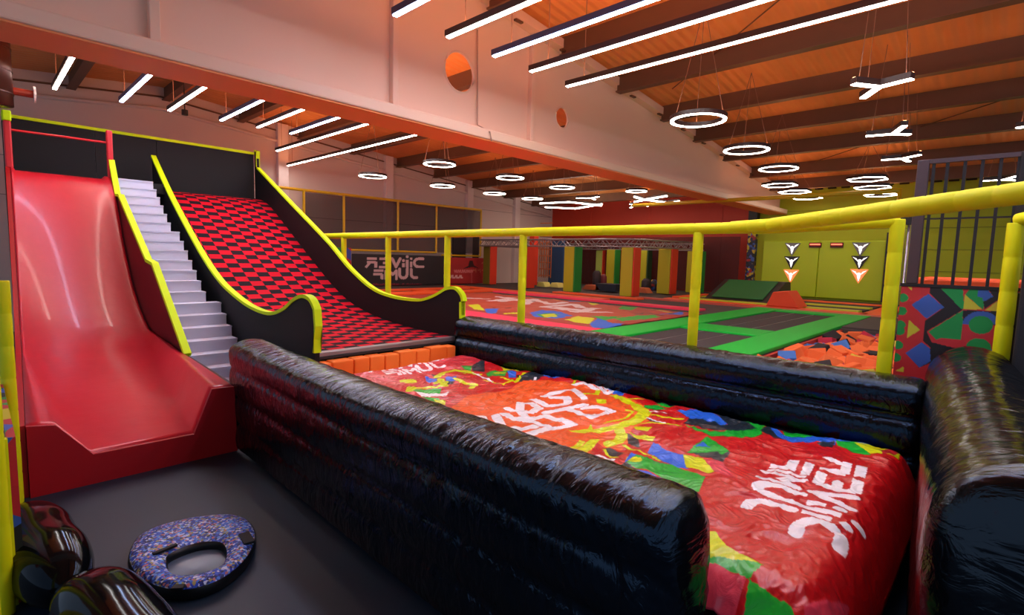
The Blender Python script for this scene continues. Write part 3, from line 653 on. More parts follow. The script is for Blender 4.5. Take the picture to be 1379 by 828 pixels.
def resamp(L, c):
    a = np.arctan2(L[:, 1]-c[1], L[:, 0]-c[0]); o = np.argsort(a); a = a[o]; r = np.hypot(L[o, 0]-c[0], L[o, 1]-c[1])
    th = np.linspace(-math.pi, math.pi, 72, endpoint=False); return th, np.interp(th, np.r_[a-2*math.pi, a, a+2*math.pi], np.r_[r, r, r])
ch = H_.mean(0); th, ro = resamp(O_, ch); _, rh = resamp(H_, ch)
def ringpts(fr, z): r = rh+(ro-rh)*fr; return [(ch[0]+r[i]*math.cos(th[i]), ch[1]+r[i]*math.sin(th[i]), z) for i in range(72)]
def loft(rows, closed_rows=False):
    m = MB(); n = 72; v = [p for r in rows for p in r]; f = []
    for i in range(len(rows)-1+(1 if closed_rows else 0)):
        j = (i+1) % len(rows)
        for k in range(n): f.append((i*n+k, i*n+(k+1) % n, j*n+(k+1) % n, j*n+k))
    return m.add(v, f)
loft([ringpts(.03, .085), ringpts(.15, .10), ringpts(.4, .112), ringpts(.7, .112), ringpts(.9, .10), ringpts(.985, .085)]).build('printed_top', pat, t, smooth=True)
loft([ringpts(.985, .085), ringpts(1.02, .075), ringpts(1.03, .05), ringpts(.98, .01), ringpts(.8, 0.0), ringpts(.2, 0.0), ringpts(0, .02), ringpts(-.02, .07), ringpts(.03, .085)]).build('black_underside', mat('black_rubber', (16, 16, 18), .45), t, smooth=True)
MB().add(ringpts(0.02, .03)+[(ch[0], ch[1], .015)], [(k, (k+1) % 72, 72) for k in range(72)]).build('seat_bottom', mat('slate_vinyl', (96, 110, 130), .25), t)
def strap(a, b, w):
    p0, p1 = at(*a, 'Z', .115), at(*b, 'Z', .115); d = Vector((p1-p0)).normalized(); n = Vector((-d.y, d.x, 0))*w
    q = [Vector(p0)-n, Vector(p0)+n, Vector(p1)+n, Vector(p1)-n]
    MB().prism([(k.x, k.y) for k in q], 'Z', .105, .122).build('handle_strap', mat('black_webbing', (14, 14, 16), .7), t)
strap((206, 746), (238, 733), .014); strap((328, 718), (336, 731), .035); strap((232, 791), (248, 790), .02)
# ------------------------------------------------------------------ left fence
fn = thing('padded_fence', 'yellow padded fence posts at the left edge of the picture', 'fence', (.05, 4.2, 0))
for (x, y, zt, r) in ((.045, 4.15, 2.5, .042), (-.02, 3.6, 2.45, .04), (.17, 5.95, 1.9, .05)):
    pts, rad = padded((x, y, .0), (x, y, zt), r); MB().tube(pts, r, radii=rad).build('padded_post', yellow_pad, fn, smooth=True)
pm = speckle('fence_print', [(190, 30, 50), (40, 150, 60), (50, 90, 190), (200, 30, 50), (210, 200, 40), (30, 30, 34), (190, 30, 50)], 7)
MB().box(.095, .135, 4.22, 5.9, 0.01, 1.05).build('printed_panel', pm, fn)
MB().box(.06, .1, 4.2, 4.25, 0.01, 1.05).build('panel_edge', yellow_pad, fn)
# ------------------------------------------------------------------ trampoline deck
DZ = 1.0
deck = thing('trampoline_deck', 'raised dark deck carrying trampolines and coloured pads across the hall', 'deck', (12, 8, 0))
MB().box(5.75, FX-.05, 5.25, LY-.3, .01, DZ-.05).box(5.75, FX-.05, 2.42, 5.25, .01, DZ-.05).box(12.0, FX-.05, .85, 2.42, .01, DZ-.05).build('deck_body', deck_dark, deck)
def pad(x0, x1, y0, y1, m, name='safety_pad', z=DZ, h=.07): return MB().box(x0, x1, y0, y1, z-h, z).build(name, m, deck, bevel=.015)
pad(5.75, 15.2, 4.42, 5.08, green_pad); pad(5.75, 15.2, 2.42, 3.02, green_pad)
for a, b in ((5.75, 6.3), (9.15, 10.05), (14.55, 15.2)): pad(a, b, 3.03, 4.41, green_pad, z=DZ-.004)
MB().box(6.3, 9.15, 3.03, 4.41, DZ-.06, DZ-.035).build('jump_mat', mesh_mat, deck); MB().box(10.05, 14.55, 3.03, 4.41, DZ-.06, DZ-.035).build('jump_mat', mesh_mat, deck)
for a, b in ((6.3, 9.15), (10.05, 14.55)):
    for yy in (3.5, 3.95): MB().box(a, b, yy, yy+.012, DZ-.035, DZ-.033).build('mat_stitching', grey_trim, deck)
pad(5.75, 7.6, 5.1, 13.2, pink_pad); pad(12.75, 13.25, 5.7, 13.2, pink_pad); pad(15.25, 15.6, .9, 9.0, mat('dull_coral_pad', (200, 84, 70), .5))
MB().box(12.1, 15.2, .9, 2.4, DZ-.05, DZ-.01).build('jump_mat', mat('plain_dark_mat', (72, 66, 64), .8), deck)
# pads of the far courts
for (x0, x1, y0, y1, m) in ((15.7, 16.1, 2.6, 8.2, orange_pad), (16.4, 16.9, 2.9, 8.0, lime_pad), (17.9, 18.4, 2.9, 8.0, lime_pad), (19.6, 20.1, 2.9, 8.2, orange_pad), (16.9, 19.6, 7.9, 8.5, orange_pad), (15.7, 19.8, 2.2, 2.75, orange_pad),
                           (13.3, 13.8, 9.0, 16.5, orange_pad), (6.4, 13.2, 13.3, 14.1, orange_pad), (6.2, 13.2, 14.9, 15.4, orange_pad), (14.6, 15.0, 8.5, 12.0, orange_pad), (10.5, 11.0, 14.1, 14.9, orange_pad)): pad(x0, x1, y0, y1, m, z=DZ+.005)
for (x0, x1) in ((16.95, 17.85), (18.45, 19.55)): MB().box(x0, x1, 2.9, 7.8, DZ-.05, DZ-.02).build('jump_mat', mesh_mat, deck)
# second printed bag sunk in the deck
nu, nv = 150, 170; u = np.linspace(7.63, 12.15, nu); v = np.linspace(5.3, 13.1, nv); U, V = np.meshgrid(u, v, indexing='ij')
def Q(x, y): return at(620+x/4.597, 380+y/4.597, 'Z', DZ)[:2]
S = []
po(Q, [(-200, 90), (60, 60), (500, 60), (900, 120), (1100, 200), (900, 240), (400, 180), (100, 160)], (196, 74, 44))
for pts in ([(40, 92), (160, 95)], [(190, 110), (320, 92), (240, 84)], [(260, 112), (350, 100)], [(330, 105), (460, 100), (400, 125)], [(470, 105), (560, 128), (640, 118)], [(520, 145), (700, 130), (760, 150)], [(620, 150), (760, 168), (840, 152)], [(700, 172), (910, 178)], [(560, 150), (640, 162)]): sk(Q, pts, (240, 222, 226), .28)
po(Q, [(430, 180), (500, 165), (620, 175), (700, 200), (600, 215), (460, 205)], BLU); po(Q, [(470, 190), (560, 180), (620, 195), (520, 210)], GRN); po(Q, [(500, 190), (580, 185), (600, 205), (520, 208)], YEL)
po(Q, [(800, 240), (860, 210), (940, 240), (1010, 240), (990, 268), (820, 270)], BLU); po(Q, [(640, 225), (720, 205), (830, 215), (800, 245), (700, 240)], YEL); po(Q, [(800, 205), (1000, 200), (900, 225)], GRN)
po(Q, [(940, 210), (1200, 195), (1240, 210), (1100, 225), (1000, 230)], GRN); sk(Q, [(1080, 190), (1160, 183), (1250, 200)], DRK, .06); po(Q, [(1160, 170), (1290, 165), (1330, 190), (1200, 185)], (200, 60, 44)); po(Q, [(1230, 190), (1320, 178), (1379, 170), (1379, 190)], BLU); sk(Q, [(1180, 155), (1290, 175)], (190, 170, 60), .15)
po(Q, [(40, 135), (110, 130), (155, 165), (90, 160)], YEL); po(Q, [(150, 155), (240, 150), (220, 180), (165, 185)], BLU); sk(Q, [(290, 183), (350, 183)], YEL, .15); po(Q, [(560, 95), (640, 100), (600, 112)], (220, 130, 40)); po(Q, [(790, 120), (860, 125), (820, 135)], YEL); sk(Q, [(680, 112), (730, 115)], BLU, .15); sk(Q, [(440, 78), (540, 90)], DRK, .1)
po(Q, [(1000, 140), (1100, 150), (1060, 165), (980, 155)], GRN)
colr = raster(U, V, (176, 58, 44), S)
Z = np.array([[DZ-.03+.03*noise.noise(Vector((a*1.3, b*1.3, 2)))+.012*noise.noise(Vector((a*5, b*5, 4))) for b in v] for a in u])
b2 = grid_obj('printed_air_bag', np.stack([U, V, Z], -1), colr, printmat('printed_vinyl_far', .55, None, 0)); tag(b2, 'faded red and orange air bag level with the deck behind the yellow fence', 'air bag')
b2.modifiers.new('s', 'SOLIDIFY').thickness = .015
# foam pit
pitb = thing('foam_pit', 'open pit beside the green pads holding loose foam cubes', 'pit', (9, 1.6, 0))
MB().box(5.8, 12, .86, 2.4, .01, .1).build('pit_floor', charcoal, pitb)
MB().box(5.8, 12, 2.36, 2.41, .1, .93).build('pit_wall', mat('red_pit_wall', (190, 50, 36), .6), pitb)
MB().box(5.8, 12, .80, .86, .1, .93).build('pit_wall', pitb and charcoal, pitb)
cubes = {}
def cube(kind, m, s):
    o = MB().box(-s/2, s/2, -s/2, s/2, -s/2, s/2).build('foam_cube', m, None, bevel=.012); return o
protos = [('orange', foam_orange), ('blue', foam_blue), ('black', foam_black), ('magenta', foam_pink), ('yellow', foam_yellow)]
made = {}
cells = []
nx, ny = 26, 7
seq = 0
for i in range(nx):
    for j in range(ny):
        x = 5.98+i*.222+random.uniform(-.02, .02); y = 1.0+j*.20+random.uniform(-.015, .015)
        r = random.random(); k = 0 if r < .74 else (1 if r < .84 else (2 if r < .93 else (3 if r < .98 else 4)))
        cells.append((x, y, k, .80+random.uniform(-.03, .06)+.05*math.sin(i*.7+j)))
for x, y, k, z in cells:
    nme, m = protos[k]
    if k not in made: o = made[k] = cube(nme, m, .225)
    else: o = made[k].copy(); col.objects.link(o)
    o.location = (x, y, z); o.rotation_euler = (random.uniform(-.5, .5), random.uniform(-.5, .5), random.uniform(0, 1.5))
    tag(o, '%s foam cube lying loose in the pit behind the far inflatable wall' % nme, 'foam cube', '%s foam cubes in the pit' % nme)
f = thing('pit_filling', 'lower layer of orange foam filling the pit', 'foam', (9, 1.6, .1)); f['kind'] = 'stuff'
MB().box(5.82, 11.98, .87, 2.35, .1, .66).build('foam_bed', foam_orange, f)
# green incline and orange block
inc = thing('incline_mat', 'dark green incline mat with black border before the lime wall', 'mat', (18.5, 7.3, DZ))
a = [at(985, 402, 'Z', DZ+.01), at(1058, 404, 'Z', DZ+.01)]; Xr = 16.9
MB().prism([(Xr, DZ+.01), (Xr+1.6, DZ+.62), (Xr+2.1, DZ+.62), (Xr+2.3, DZ+.01)], 'Y', 5.35, 7.35).build('mat_body', charcoal, inc)
MB().prism([(Xr+.12, DZ+.075), (Xr+1.52, DZ+.61), (Xr+1.51, DZ+.63), (Xr+.11, DZ+.095)], 'Y', 5.55, 7.15).build('mat_top', green_dark, inc)
wd = thing('wedge_block', 'bright orange wedge-shaped block in front of the green incline', 'block', (15.9, 4.6, DZ))
MB().prism([(5.03, DZ+.01), (4.86, DZ+.42), (4.48, DZ+.46), (4.17, DZ+.01)], 'X', 15.72, 16.6).build('block_body', mat('orange_block', (244, 78, 34), .6), wd, bevel=.02)
# target wall
tw = thing('interactive_target_wall', 'lime padded panel on the far wall with lit triangle targets', 'target wall', (FX-.2, 5.2, 1.2))
MB().box(FX-.12, FX-.02, 3.2, 5.2, 1.02, 3.1).build('padding', lime_panel, tw, bevel=.03); MB().box(FX-.12, FX-.02, 5.21, 7.15, 1.02, 3.1).build('padding', lime_panel, tw, bevel=.03)
MB().box(FX-.5, FX-.02, 3.0, 3.15, 1.02, 3.35).build('side_post', charcoal, tw)
gl = mat('target_glow_white', (255, 255, 255), .4, emit=((1, .95, .9), .8)); glr = mat('target_glow_orange', (240, 120, 80), .4, emit=((1, .25, .08), .5))
side = {0: 'left', 1: 'right'}; row = ['top', 'middle', 'bottom']
for c, cx in enumerate((1067, 1159)):
    for r_, cyp in enumerate((335, 353, 371)):
        p = at(cx-(r_ if c == 0 else r_*1.2), cyp, 'X', FX-.14); y, z = p[1], p[2]
        g = thing('target_light', '%s triangle target of the %s column, %s' % (row[r_], side[c], 'glowing orange' if r_ == 2 else 'glowing white'), 'target', (FX-.14, y, z), 'triangle targets')
        w = .27; h = .22
        MB().prism([(y-w, z+h), (y+w, z+h), (y, z-h*1.25)], 'X', FX-.16, FX-.125).build('frame', glr if r_ == 2 else (charcoal if r_ else mat('grey_target_frame', (120, 116, 116), .4)), g)
        for a in (-1, 1): MB().prism([(y+a*.05, z+.02), (y+a*.22, z+.18), (y+a*.10, z+.13)], 'X', FX-.18, FX-.16).build('lamp', gl, g)
        MB().prism([(y-.05, z-.02), (y+.05, z-.02), (y, z-.2)], 'X', FX-.18, FX-.16).build('lamp', gl, g)
        MB().tube([(FX-.185, y, z+.04), (FX-.16, y, z+.04)], .06, 12).build('lamp', gl, g)
for i, px in enumerate((1098, 1127)):
    p = at(px, 330, 'X', FX-.14)
    g = thing('score_display', 'small red score display above the lime panel, %s one' % ('left', 'right')[i], 'display', tuple(p), 'score displays')
    MB().box(FX-.18, FX-.125, p[1]-.2, p[1]+.2, p[2]-.09, p[2]+.09).build('case', mat('dark_red_case', (90, 16, 14), .5), g)
    MB().box(FX-.19, FX-.18, p[1]-.17, p[1]+.17, p[2]+.0, p[2]+.05).build('screen', mat('red_screen', (220, 60, 40), .5, emit=((1, .12, .06), 1.5)), g)
# ------------------------------------------------------------------ yellow railing
rail = thing('yellow_fence', 'long yellow padded rail and posts behind the far inflatable wall', 'fence', (5.8, 5, 0))
RX = 5.62
def ypole(p0, p1, r, name, seg=.3):
    pts, rad = padded(p0, p1, r, seg); return MB().tube(pts, r, radii=rad).build(name, yellow_pad, rail, smooth=True)
ypole((RX, 11.9, 2.56), (RX, 2.0, 2.57), .062, 'top_rail'); ypole((RX, 1.98, 2.555), (RX+.0, .75, 2.60), .055, 'top_rail')
cur = [Vector((RX, 2.2, 2.575)), Vector((5.45, 1.75, 2.58)), Vector((4.24, 0, 2.645)), Vector((3.5, -1.0, 2.68))]
ypole(cur[0], cur[1], .064, 'top_rail'); ypole(cur[1], cur[3], .066, 'top_rail', .22)
for px in (463, 523, 603, 705, 941):
    y = at(px, 312, 'X', RX)[1]; ypole((RX, y, .0), (RX, y, 2.53), .056, 'post')
ypole((RX, .765, 0), (RX, .765, 2.62), .056, 'post')
ypole((6.1, .02, 0), (6.1, .02, 2.6), .06, 'post'); ypole((6.1, .02, 2.62), (5.75, -.5, 2.72), .055, 'top_rail')
pts = []
# black padded end wall
o = MB().box(5.72, 5.88, -3.5, -.05, 0, 2.55).build('padded_wall', mat('dark_padding', (36, 34, 38), .6), None, bevel=.02); tag(o, 'plain black padded wall at the right edge behind the thick inflatable', 'wall pad')
# ------------------------------------------------------------------ platform with patterned front and black railing
pf = thing('viewing_platform', 'raised platform with colourful geometric front behind the right yellow posts', 'platform', (7, -.5, 0))
MB().box(6.34, 8.3, -3.5, .78, 0, 2.0).build('platform_body', charcoal, pf)
MB().box(6.7, 8.2, -3.4, .76, 2.0, 2.1).build('floor_pad', orange_pad, pf, bevel=.02)
MB().box(6.3, 6.36, -3.5, .79, 2.02, 2.05).build('front_trim', rail_black, pf)
PX = 6.32; nu, nv = 130, 260
u = np.linspace(-.02, .78, nu); v = np.linspace(.3, 2.02, nv); U, V = np.meshgrid(u, v, indexing='ij')
def G(x, y): return at(1190+x/5.52, 370+y/5.52, 'X', PX)[1:]
S = []
red2, blu2, grn2, yel2, drk2 = (200, 44, 50), (60, 96, 180), (30, 150, 70), (206, 196, 50), (34, 24, 26)
po(G, [(345, 90), (430, 95), (590, 260), (320, 420), (360, 500), (600, 560), (260, 690), (350, 540), (295, 490), (310, 340), (450, 240), (340, 135)], drk2)
po(G, [(425, 98), (590, 98), (600, 255), (580, 255)], grn2); po(G, [(590, 98), (780, 98), (740, 260), (600, 140)], grn2); po(G, [(585, 98), (645, 98), (605, 150)], red2)
po(G, [(605, 145), (735, 258), (595, 255)], yel2); po(G, [(700, 110), (775, 110), (815, 160), (755, 195), (735, 190), (735, 170), (700, 160)], blu2); po(G, [(775, 100), (850, 115), (895, 160), (750, 255), (742, 200), (815, 160)], drk2); po(G, [(895, 160), (885, 275), (755, 262)], yel2); po(G, [(850, 115), (900, 115), (895, 150)], yel2)
po(G, [(590, 262), (585, 480), (430, 470), (390, 480), (335, 420)], grn2); po(G, [(590, 262), (870, 272), (860, 380), (590, 380)], drk2)
po(G, [G_ for G_ in [(590, 370)]+[(725+140*math.cos(t), 370-100*math.sin(t)) for t in np.linspace(math.pi, 0, 16)]], blu2); po(G, [(585, 365), (865, 378), (850, 640), (560, 640)], red2)
S.append(('disc', G(722, 372), grn2, .082)); S.append(('disc', G(705, 540), grn2, .085)); po(G, [(785, 560), (850, 540), (850, 640)], blu2)
po(G, [(335, 140), (450, 240), (320, 325), (208, 222)], blu2); po(G, [(285, 500), (345, 545), (350, 640), (265, 690), (165, 580)], blu2)
po(G, [(190, 335), (272, 408), (172, 472)], yel2); po(G, [(150, 680), (150, 722), (90, 712)], yel2); po(G, [(185, 90), (215, 90), (208, 118)], yel2)
for x, y in ((145, 170), (135, 268), (125, 370), (120, 415), (108, 520), (92, 612)): S.append(('disc', G(x, y), grn2, .042))
colr = raster(U, V, red2, S)
g = grid_obj('front_print', np.stack([np.full(U.shape, PX), U, V], -1), colr, printmat('panel_print', .4, None, .1), pf, smooth=False); g.modifiers.new('s', 'SOLIDIFY').thickness = .015
rb = thing('platform_railing', 'black steel railing with vertical bars on the patterned platform', 'railing', (6.34, 0, 2.05))
for i, px in enumerate((1241, 1259, 1282, 1305, 1329, 1353, 1383, 1406, 1430)):
    y = at(px, 388, 'X', 6.34)[1]; MB().box(6.325, 6.35, y-.012, y+.012, 2.05, 3.18).build('bar', rail_black, rb)
MB().box(6.30, 6.37, .66, .75, 2.05, 3.22).build('corner_post', rail_grey, rb, bevel=.008); MB().box(6.30, 6.37, -.02, .04, 2.05, 3.22).build('corner_post', rail_black, rb, bevel=.008)
MB().box(6.31, 6.365, -3.4, .75, 3.18, 3.22).build('top_bar', rail_grey, rb); MB().box(6.33, 6.35, -3.4, .7, 2.66, 2.675).build('middle_bar', rail_black, rb)
sp = thing('steel_column', 'slim shiny steel column beside the corner of the black railing', 'column', (6.42, .83, 0))
MB().tube([(6.42, .83, 0), (6.42, .83, 2.72)], .025, 12).tube([(6.42, .78, 0), (6.42, .78, 2.72)], .012, 8).build('tube', silver, sp, smooth=True)
MB().box(6.38, 6.46, .76, .87, 2.62, 2.75).build('bracket', charcoal, sp)
# far yellow pipe
yp = thing('yellow_pipe_frame', 'thin yellow pipe crossing below the hexagonal lights with one upright', 'pipe', (16, 5, 0))
MB().tube([(16, 9.7, 4.09), (16, 2.2, 4.09)], .06, 8).build('pipe', yellow_far, yp, smooth=True); MB().tube([(16, 2.2, 1.0), (16, 2.2, 4.14)], .045, 8).build('upright', yellow_far, yp, smooth=True)
# ------------------------------------------------------------------ net frames and banners on the left wall
nf = thing('net_frame', 'tall yellow tube frame with dark netting in front of the left wall', 'net', (11, LY-.5, 2.3))
YN = LY-.45; sc_ = YN/17
def nx_(px, py): return float(at(px, py, 'Y', YN)[0])
ztop = float(at(463, 262, 'Y', YN)[2]); zb = float(at(588, 340, 'Y', YN)[2])
posts = [nx_(409, 256), nx_(463, 262), nx_(536, 272), nx_(588, 278), nx_(648, 285)]
MB().tube([(nx_(372, 252), YN, ztop), (posts[-1], YN, ztop)], .05, 8).build('top_tube', yellow_far, nf)
MB().tube([(nx_(372, 252), YN, ztop), (nx_(372, 252)-.3, YN+.2, ztop-.3)], .05, 8).build('brace_tube', yellow_far, nf)
MB().tube([(posts[0], YN, zb), (posts[3], YN, zb)], .04, 8).build('bottom_tube', yellow_far, nf); MB().tube([(posts[3]+.3, YN, zb-.1), (posts[4], YN, zb-.1)], .04, 8).build('bottom_tube', yellow_far, nf)
for i, x in enumerate(posts): MB().tube([(x, YN, zb-.1 if i == 4 else zb), (x, YN, ztop)], .045, 8).build('upright', yellow_far, nf)
MB().box(posts[0], posts[4], YN+.06, YN+.065, zb, ztop-.05).build('netting', net_m, nf)
def banner(px0, px1, label, base, shapes_fn, nme='banner', z0=.98, ztp=None):
    Yb = LY-.6; x0 = float(at(px0, 345, 'Y', Yb)[0]); x1 = float(at(px1, 345, 'Y', Yb)[0]); z1 = float(at((px0+px1)/2, ztp or 345, 'Y', Yb)[2])
    nu = int((x1-x0)/.022); nv = int((z1-z0)/.022); U, V = np.meshgrid(np.linspace(x0, x1, nu), np.linspace(z0, z1, nv), indexing='ij')
    c = raster(U, V, base, shapes_fn(Yb))
    o = grid_obj(nme, np.stack([U, np.full(U.shape, Yb), V], -1), c, printmat('banner_print', .6, None, 0), None, smooth=False); o.modifiers.new('s', 'SOLIDIFY').thickness = .02
    tag(o, label, 'banner'); return o
def bl(Yb):
    def E_(x, y): p = at(480+x/11.49, 335+y/11.49, 'Y', Yb); return np.array([p[0], p[2]])
    out = logo_shapes(E_, (216, 176, 178), 1.0)
    rs = random.Random(3); x = 255; words = [6, 5, 1, 7]
    for w in words:      # small red line of print under the emblem
        for _ in range(w):
            out.append(('stroke', [E_(x, 560), E_(x+18, 545 if rs.random() < .5 else 560)], (120, 32, 50), .07)); out.append(('stroke', [E_(x+2, 572), E_(x+rs.choice((2, 18)), 545)], (120, 32, 50), .05)); x += 36
        x += 30
    return out
banner(474, 600, 'black banner on the left wall with the two-row mirrored park emblem', (40, 32, 38), bl, ztp=343)
def rd(Yb):
    def E_(x, y): p = at(590+x/11.83, 330+y/11.83, 'Y', Yb); return np.array([p[0], p[2]])
    out = [('poly', [E_(390, 380), E_(480, 330), E_(500, 250), E_(550, 250), E_(570, 320), E_(650, 370), E_(540, 350)], (60, 26, 26)), ('stroke', [E_(535, 400), E_(535, 640)], (200, 90, 90), .06)]
    g1 = 'o:M o o c'; x = 260
    for k in range(9): out.append(('stroke', [E_(x, 400), E_(x, 435), E_(x+22, 435), E_(x+22, 400)] if k % 2 else [E_(x, 400), E_(x+10, 435), E_(x+22, 402)], (216, 120, 120), .05)); x += 34
    for k in range(8): out.append(('stroke', [E_(x, 385), E_(x+4, 430)] if k % 2 else [E_(x, 400), E_(x+20, 400)], (200, 110, 80), .04)); x += 34
    x = 170
    for k in range(7): out.append(('stroke', [E_(x, 520), E_(x+14, 485), E_(x+28, 520)] if k % 2 else [E_(x, 485), E_(x, 520), E_(x+20, 520)], (226, 170, 170), .06)); x += 33
    out += [('stroke', [E_(700, 290), E_(735, 265), E_(770, 290)], (200, 110, 80), .05), ('stroke', [E_(735, 265), E_(735, 360)], (180, 80, 60), .04)]
    return out
banner(601, 661, 'red banner with pale script right of the black banner on the left wall', (176, 40, 40), rd, ztp=347)
def mc(Yb):
    def E_(x, y): p = at(x, y, 'Y', Yb); return np.array([p[0], p[2]])
    return [('poly', [E_(440, 330), E_(466, 330), E_(466, 346)], (30, 140, 60)), ('poly', [E_(466, 330), E_(474, 340), E_(474, 352), E_(464, 345)], (60, 80, 170)), ('poly', [E_(464, 360), E_(474, 366), E_(468, 376)], (210, 170, 50))]
banner(425, 473, 'narrow red and green printed panel at the left end of the black banner', (190, 44, 50), mc, 'banner', ztp=333)
sh = MB().box(0, 1.5, 0, .1, 0, 1.1).build('wall_shutter', mat('dark_grey_shutter', (46, 42, 46), .6), None); sh.location = (float(at(625, 330, 'Y', LY-.12)[0])-.6, LY-.12, 2.1)
tag(sh, 'dark square hatch on the left wall above the red banner', 'hatch')
# ------------------------------------------------------------------ obstacle course
def pillar(px, py, X, ytop, w, cl_, cr, label):
    "square padded pillar standing where pixel px,py meets the deck at depth X"
    p = at(px, py, 'X', X); y = p[1]; z1 = float(at(px, ytop, 'X', X)[2])
    t = thing('padded_pillar', label, 'pillar', (X, y, DZ), 'padded pillars of the obstacle course')
    MB().box(X, X+w, y-w, y, DZ-.02, z1).build('core_pad', cl_, t, bevel=.02); MB().box(X+.02, X+w+.02, y-w-.05, y-w, DZ-.02, z1).build('side_pad', cr, t, bevel=.02)
    return X, y, z1
lime_p = mat('yellow_green_pillar_pad', (196, 186, 34), .5); green_p = mat('green_pillar_pad', (40, 150, 60), .5); ora_p = mat('orange_red_pillar_pad', (232, 62, 34), .5)
T = []
T.append(pillar(758, 391, 15.4, 332, .45, lime_p, green_p, 'lime pillar with green side, left of the middle in the obstacle course'))
T.append(pillar(834, 396, 15.4, 333, .45, lime_p, ora_p, 'lime pillar with orange side, nearest one in the middle'))
T.append(pillar(884, 391, 18.0, 335, .5, lime_p, ora_p, 'lime pillar with orange side, right of the middle one'))
T.append(pillar(923, 388, 20.0, 338, .5, lime_p, green_p, 'lime pillar just left of the tall yellow post'))
T.append(pillar(815, 388, 19.5, 336, .4, lime_p, green_p, 'lime pillar with green side, seen between the two front ones'))
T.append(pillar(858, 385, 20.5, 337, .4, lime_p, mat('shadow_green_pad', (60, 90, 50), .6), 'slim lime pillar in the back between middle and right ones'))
T.append(pillar(697, 388, 15.4, 332, .45, lime_p, ora_p, 'lime and orange pillar partly behind the yellow fence post'))
T.append(pillar(650, 384, 15.8, 330, .4, mat('olive_pad', (120, 110, 30), .5), ora_p, 'olive and orange pillar rising behind the red banner'))
T.append(pillar(801, 382, 21.0, 337, .35, mat('pale_lime_pad', (180, 196, 90), .5), ora_p, 'thin pale pillar with red side at the back wall'))
def truss(p0, p1, label, h=.26):
    t = thing('lattice_truss', label, 'truss', tuple((Vector(p0)+Vector(p1))/2), 'lattice trusses over the obstacle course'); p0 = Vector(p0); p1 = Vector(p1); L = (p1-p0).length; n = int(L/.3); d = (p1-p0).normalized(); w = Vector((-d.y, d.x, 0))*h/2; up = Vector((0, 0, h))
    m = MB()
    for o in (w, -w, w+up, -w+up): m.tube([p0+o, p1+o], .025, 6)
    m.build('chords', silver, t); m = MB()
    for i in range(n):
        a = p0+d*L*i/n; b = p0+d*L*(i+1)/n
        for o in (w, -w): m.tube([a+o+(up if i % 2 else Vector()), b+o+(Vector() if i % 2 else up)], .014, 5)
        m.tube([a+w*(1 if i % 2 else -1), b-w*(1 if i % 2 else -1)], .012, 5)
    m.build('lattice', silver, t)
zt = float(np.mean([T[0][2], T[1][2]]))+.02
truss((15.6, T[7][1]-.1, zt), (15.6, T[1][1]-.3, zt), 'silver lattice truss along the front row of pillars')
truss((15.8, T[1][1]-.35, zt), (20.4, T[3][1]-.3, zt+.05), 'silver lattice truss running back on the right side of the pillars')
truss((15.8, T[7][1]+.0, zt), (20.8, T[7][1]-.2, zt), 'silver lattice truss running back along the left wall')
truss((20.7, T[7][1]-.3, zt+.02), (20.7, T[3][1]-.3, zt+.02), 'silver lattice truss close to the red wall')
sn = MB().box(21.2, 21.21, 7.9, 16.8, DZ, 3.25).build('safety_net', net_m, None); tag(sn, 'dark see-through netting behind the pillars in front of the red wall', 'net')
def bx(name, x0, x1, y0, y1, z0, z1, m, label, cat, bev=.01):
    o = MB().box(x0, x1, y0, y1, z0, z1).build(name, m, None, bevel=bev); return tag(o, label, cat)
p = at(750, 388, 'X', 18.5); y = p[1]
bx('climbing_board', 18.5, 18.62, y-.3, y+.55, DZ, 3.0, mat('blue_board', (44, 78, 120), .5), 'dark blue climbing board beside the lime and green pillar', 'board')
cn = thing('cargo_net', 'orange rope net hanging between pillars left of the blue board', 'net', (18.5, y+1.1, 2))
y = at(733, 388, 'X', 18.5)[1]
for k in range(6): MB().tube([(18.5, y-.35+k*.14, DZ+.3), (18.5, y-.35+k*.14, 3.1)], .028, 5).build('rope', mat('orange_rope', (214, 118, 60), .7), cn)
for k in range(9): MB().tube([(18.5, y-.37, DZ+.4+k*.3), (18.5, y+.37, DZ+.4+k*.3)], .022, 5).build('rope', MATS['orange_rope'], cn)
p = at(715, 388, 'X', 17.0); bx('climbing_post', 17.0, 17.3, p[1]-.1, p[1]+.16, DZ, 3.15, ora_p, 'orange red slim post left of the rope net', 'post')
bag_m = mat('dark_bag', (50, 36, 46), .6)
for k, (px, zt_, w, m, nm_) in enumerate(((803, 1.75, .35, bag_m, 'dark maroon'), (812, 1.6, .3, mat('maroon_bag', (120, 40, 50), .6), 'red brown'), (870, 1.5, .4, bag_m, 'dark speckled'), (880, 1.45, .3, mural, 'colourful speckled'))):
    p = at(px, 388, 'X', 17.6+k*.5)
    P = []; 
    o = MB().tube([(p[0], p[1], DZ), (p[0], p[1], DZ+.08), (p[0], p[1], zt_-.1), (p[0], p[1], zt_)], w/2, 12, radii=[w/2*.8, w/2, w/2*.95, w/2*.5]).build('punch_bag', m, None, smooth=True)
    tag(o, '%s stub pillar low in the obstacle course' % nm_, 'obstacle')
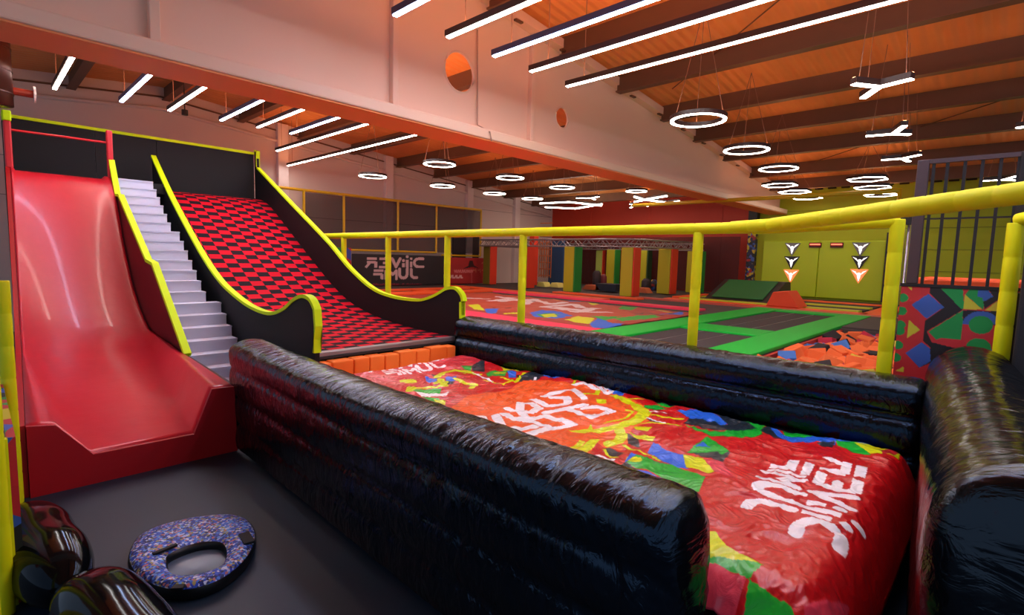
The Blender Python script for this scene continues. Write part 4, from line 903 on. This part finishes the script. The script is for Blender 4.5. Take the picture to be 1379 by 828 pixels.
for k, (px, w, m, nm_) in enumerate(((728, .5, mat('cream_block', (230, 220, 120), .6), 'cream yellow'), (746, .5, mat('cream_block', (230, 220, 120), .6), 'pale yellow'), (796, .9, mat('tan_block', (200, 100, 60), .6), 'tan orange'), (826, .3, mat('cream2_block', (225, 200, 150), .6), 'beige'), (860, .8, mat('tan_block', (200, 100, 60), .6), 'brownish orange'))):
    p = at(px, 384, 'X', 16.4+.2*k); o = MB().prism([(p[1]-w/2, DZ+.01), (p[1]+w/2, DZ+.01), (p[1]+w*.3, DZ+.2), (p[1]-w*.3, DZ+.2)], 'X', p[0], p[0]+.4).build('stepping_block', m, None, bevel=.02)
    tag(o, '%s stepping block on the floor among the pillars' % nm_, 'block')
p = at(815, 390, 'X', 16.8); bx('step_box', 16.8, 17.5, p[1]-.45, p[1]+.45, DZ, DZ+.28, mat('navy_box', (30, 40, 60), .6), 'dark blue box between the two front lime pillars', 'box')
# ------------------------------------------------------------------ duct
du = thing('ventilation_duct', 'brown metal ventilation duct hanging at the upper left corner', 'duct', (.4, 12, 4.5))
MB().tube([(.33, 12, 4.42), (.33, 12, 5.8)], .3, 20).build('duct_pipe', duct_m, du, smooth=True)
for z in (4.6, 4.95, 5.3): MB().tube([(.33, 12, z), (.33, 12, z+.02)], .31, 20).build('duct_seam', duct_m, du)
MB().tube([(.6, 12, 4.68), (.88, 12, 4.68)], .06, 10).build('side_pipe', mat('red_pipe', (170, 60, 40), .5), du); MB().tube([(.87, 12, 4.68), (.9, 12, 4.68)], .13, 16).build('flange', wall_col, du)
cm = thing('security_camera', 'small dark camera below the roof above the slide platform', 'camera', tuple(at(249, 152, 'Y', 14.6)))
q = at(249, 155, 'Y', 14.6); MB().tube([tuple(q), (q[0], q[1], q[2]+.12)], .07, 10).build('camera_body', charcoal, cm); MB().tube([(q[0], q[1], q[2]+.1), (q[0], q[1], roofz(q[0])-.02)], .015, 6).build('stem', charcoal, cm)
# ------------------------------------------------------------------ light and view
w = bpy.data.worlds.new('world'); sc.world = w; w.use_nodes = True
w.node_tree.nodes['Background'].inputs[0].default_value = (.55, .72, 1, 1); w.node_tree.nodes['Background'].inputs[1].default_value = .3
sc.view_settings.view_transform = 'Standard'; sc.view_settings.look = 'None'; sc.view_settings.exposure = .85; sc.view_settings.gamma = 1
sc.view_settings.use_curve_mapping = False
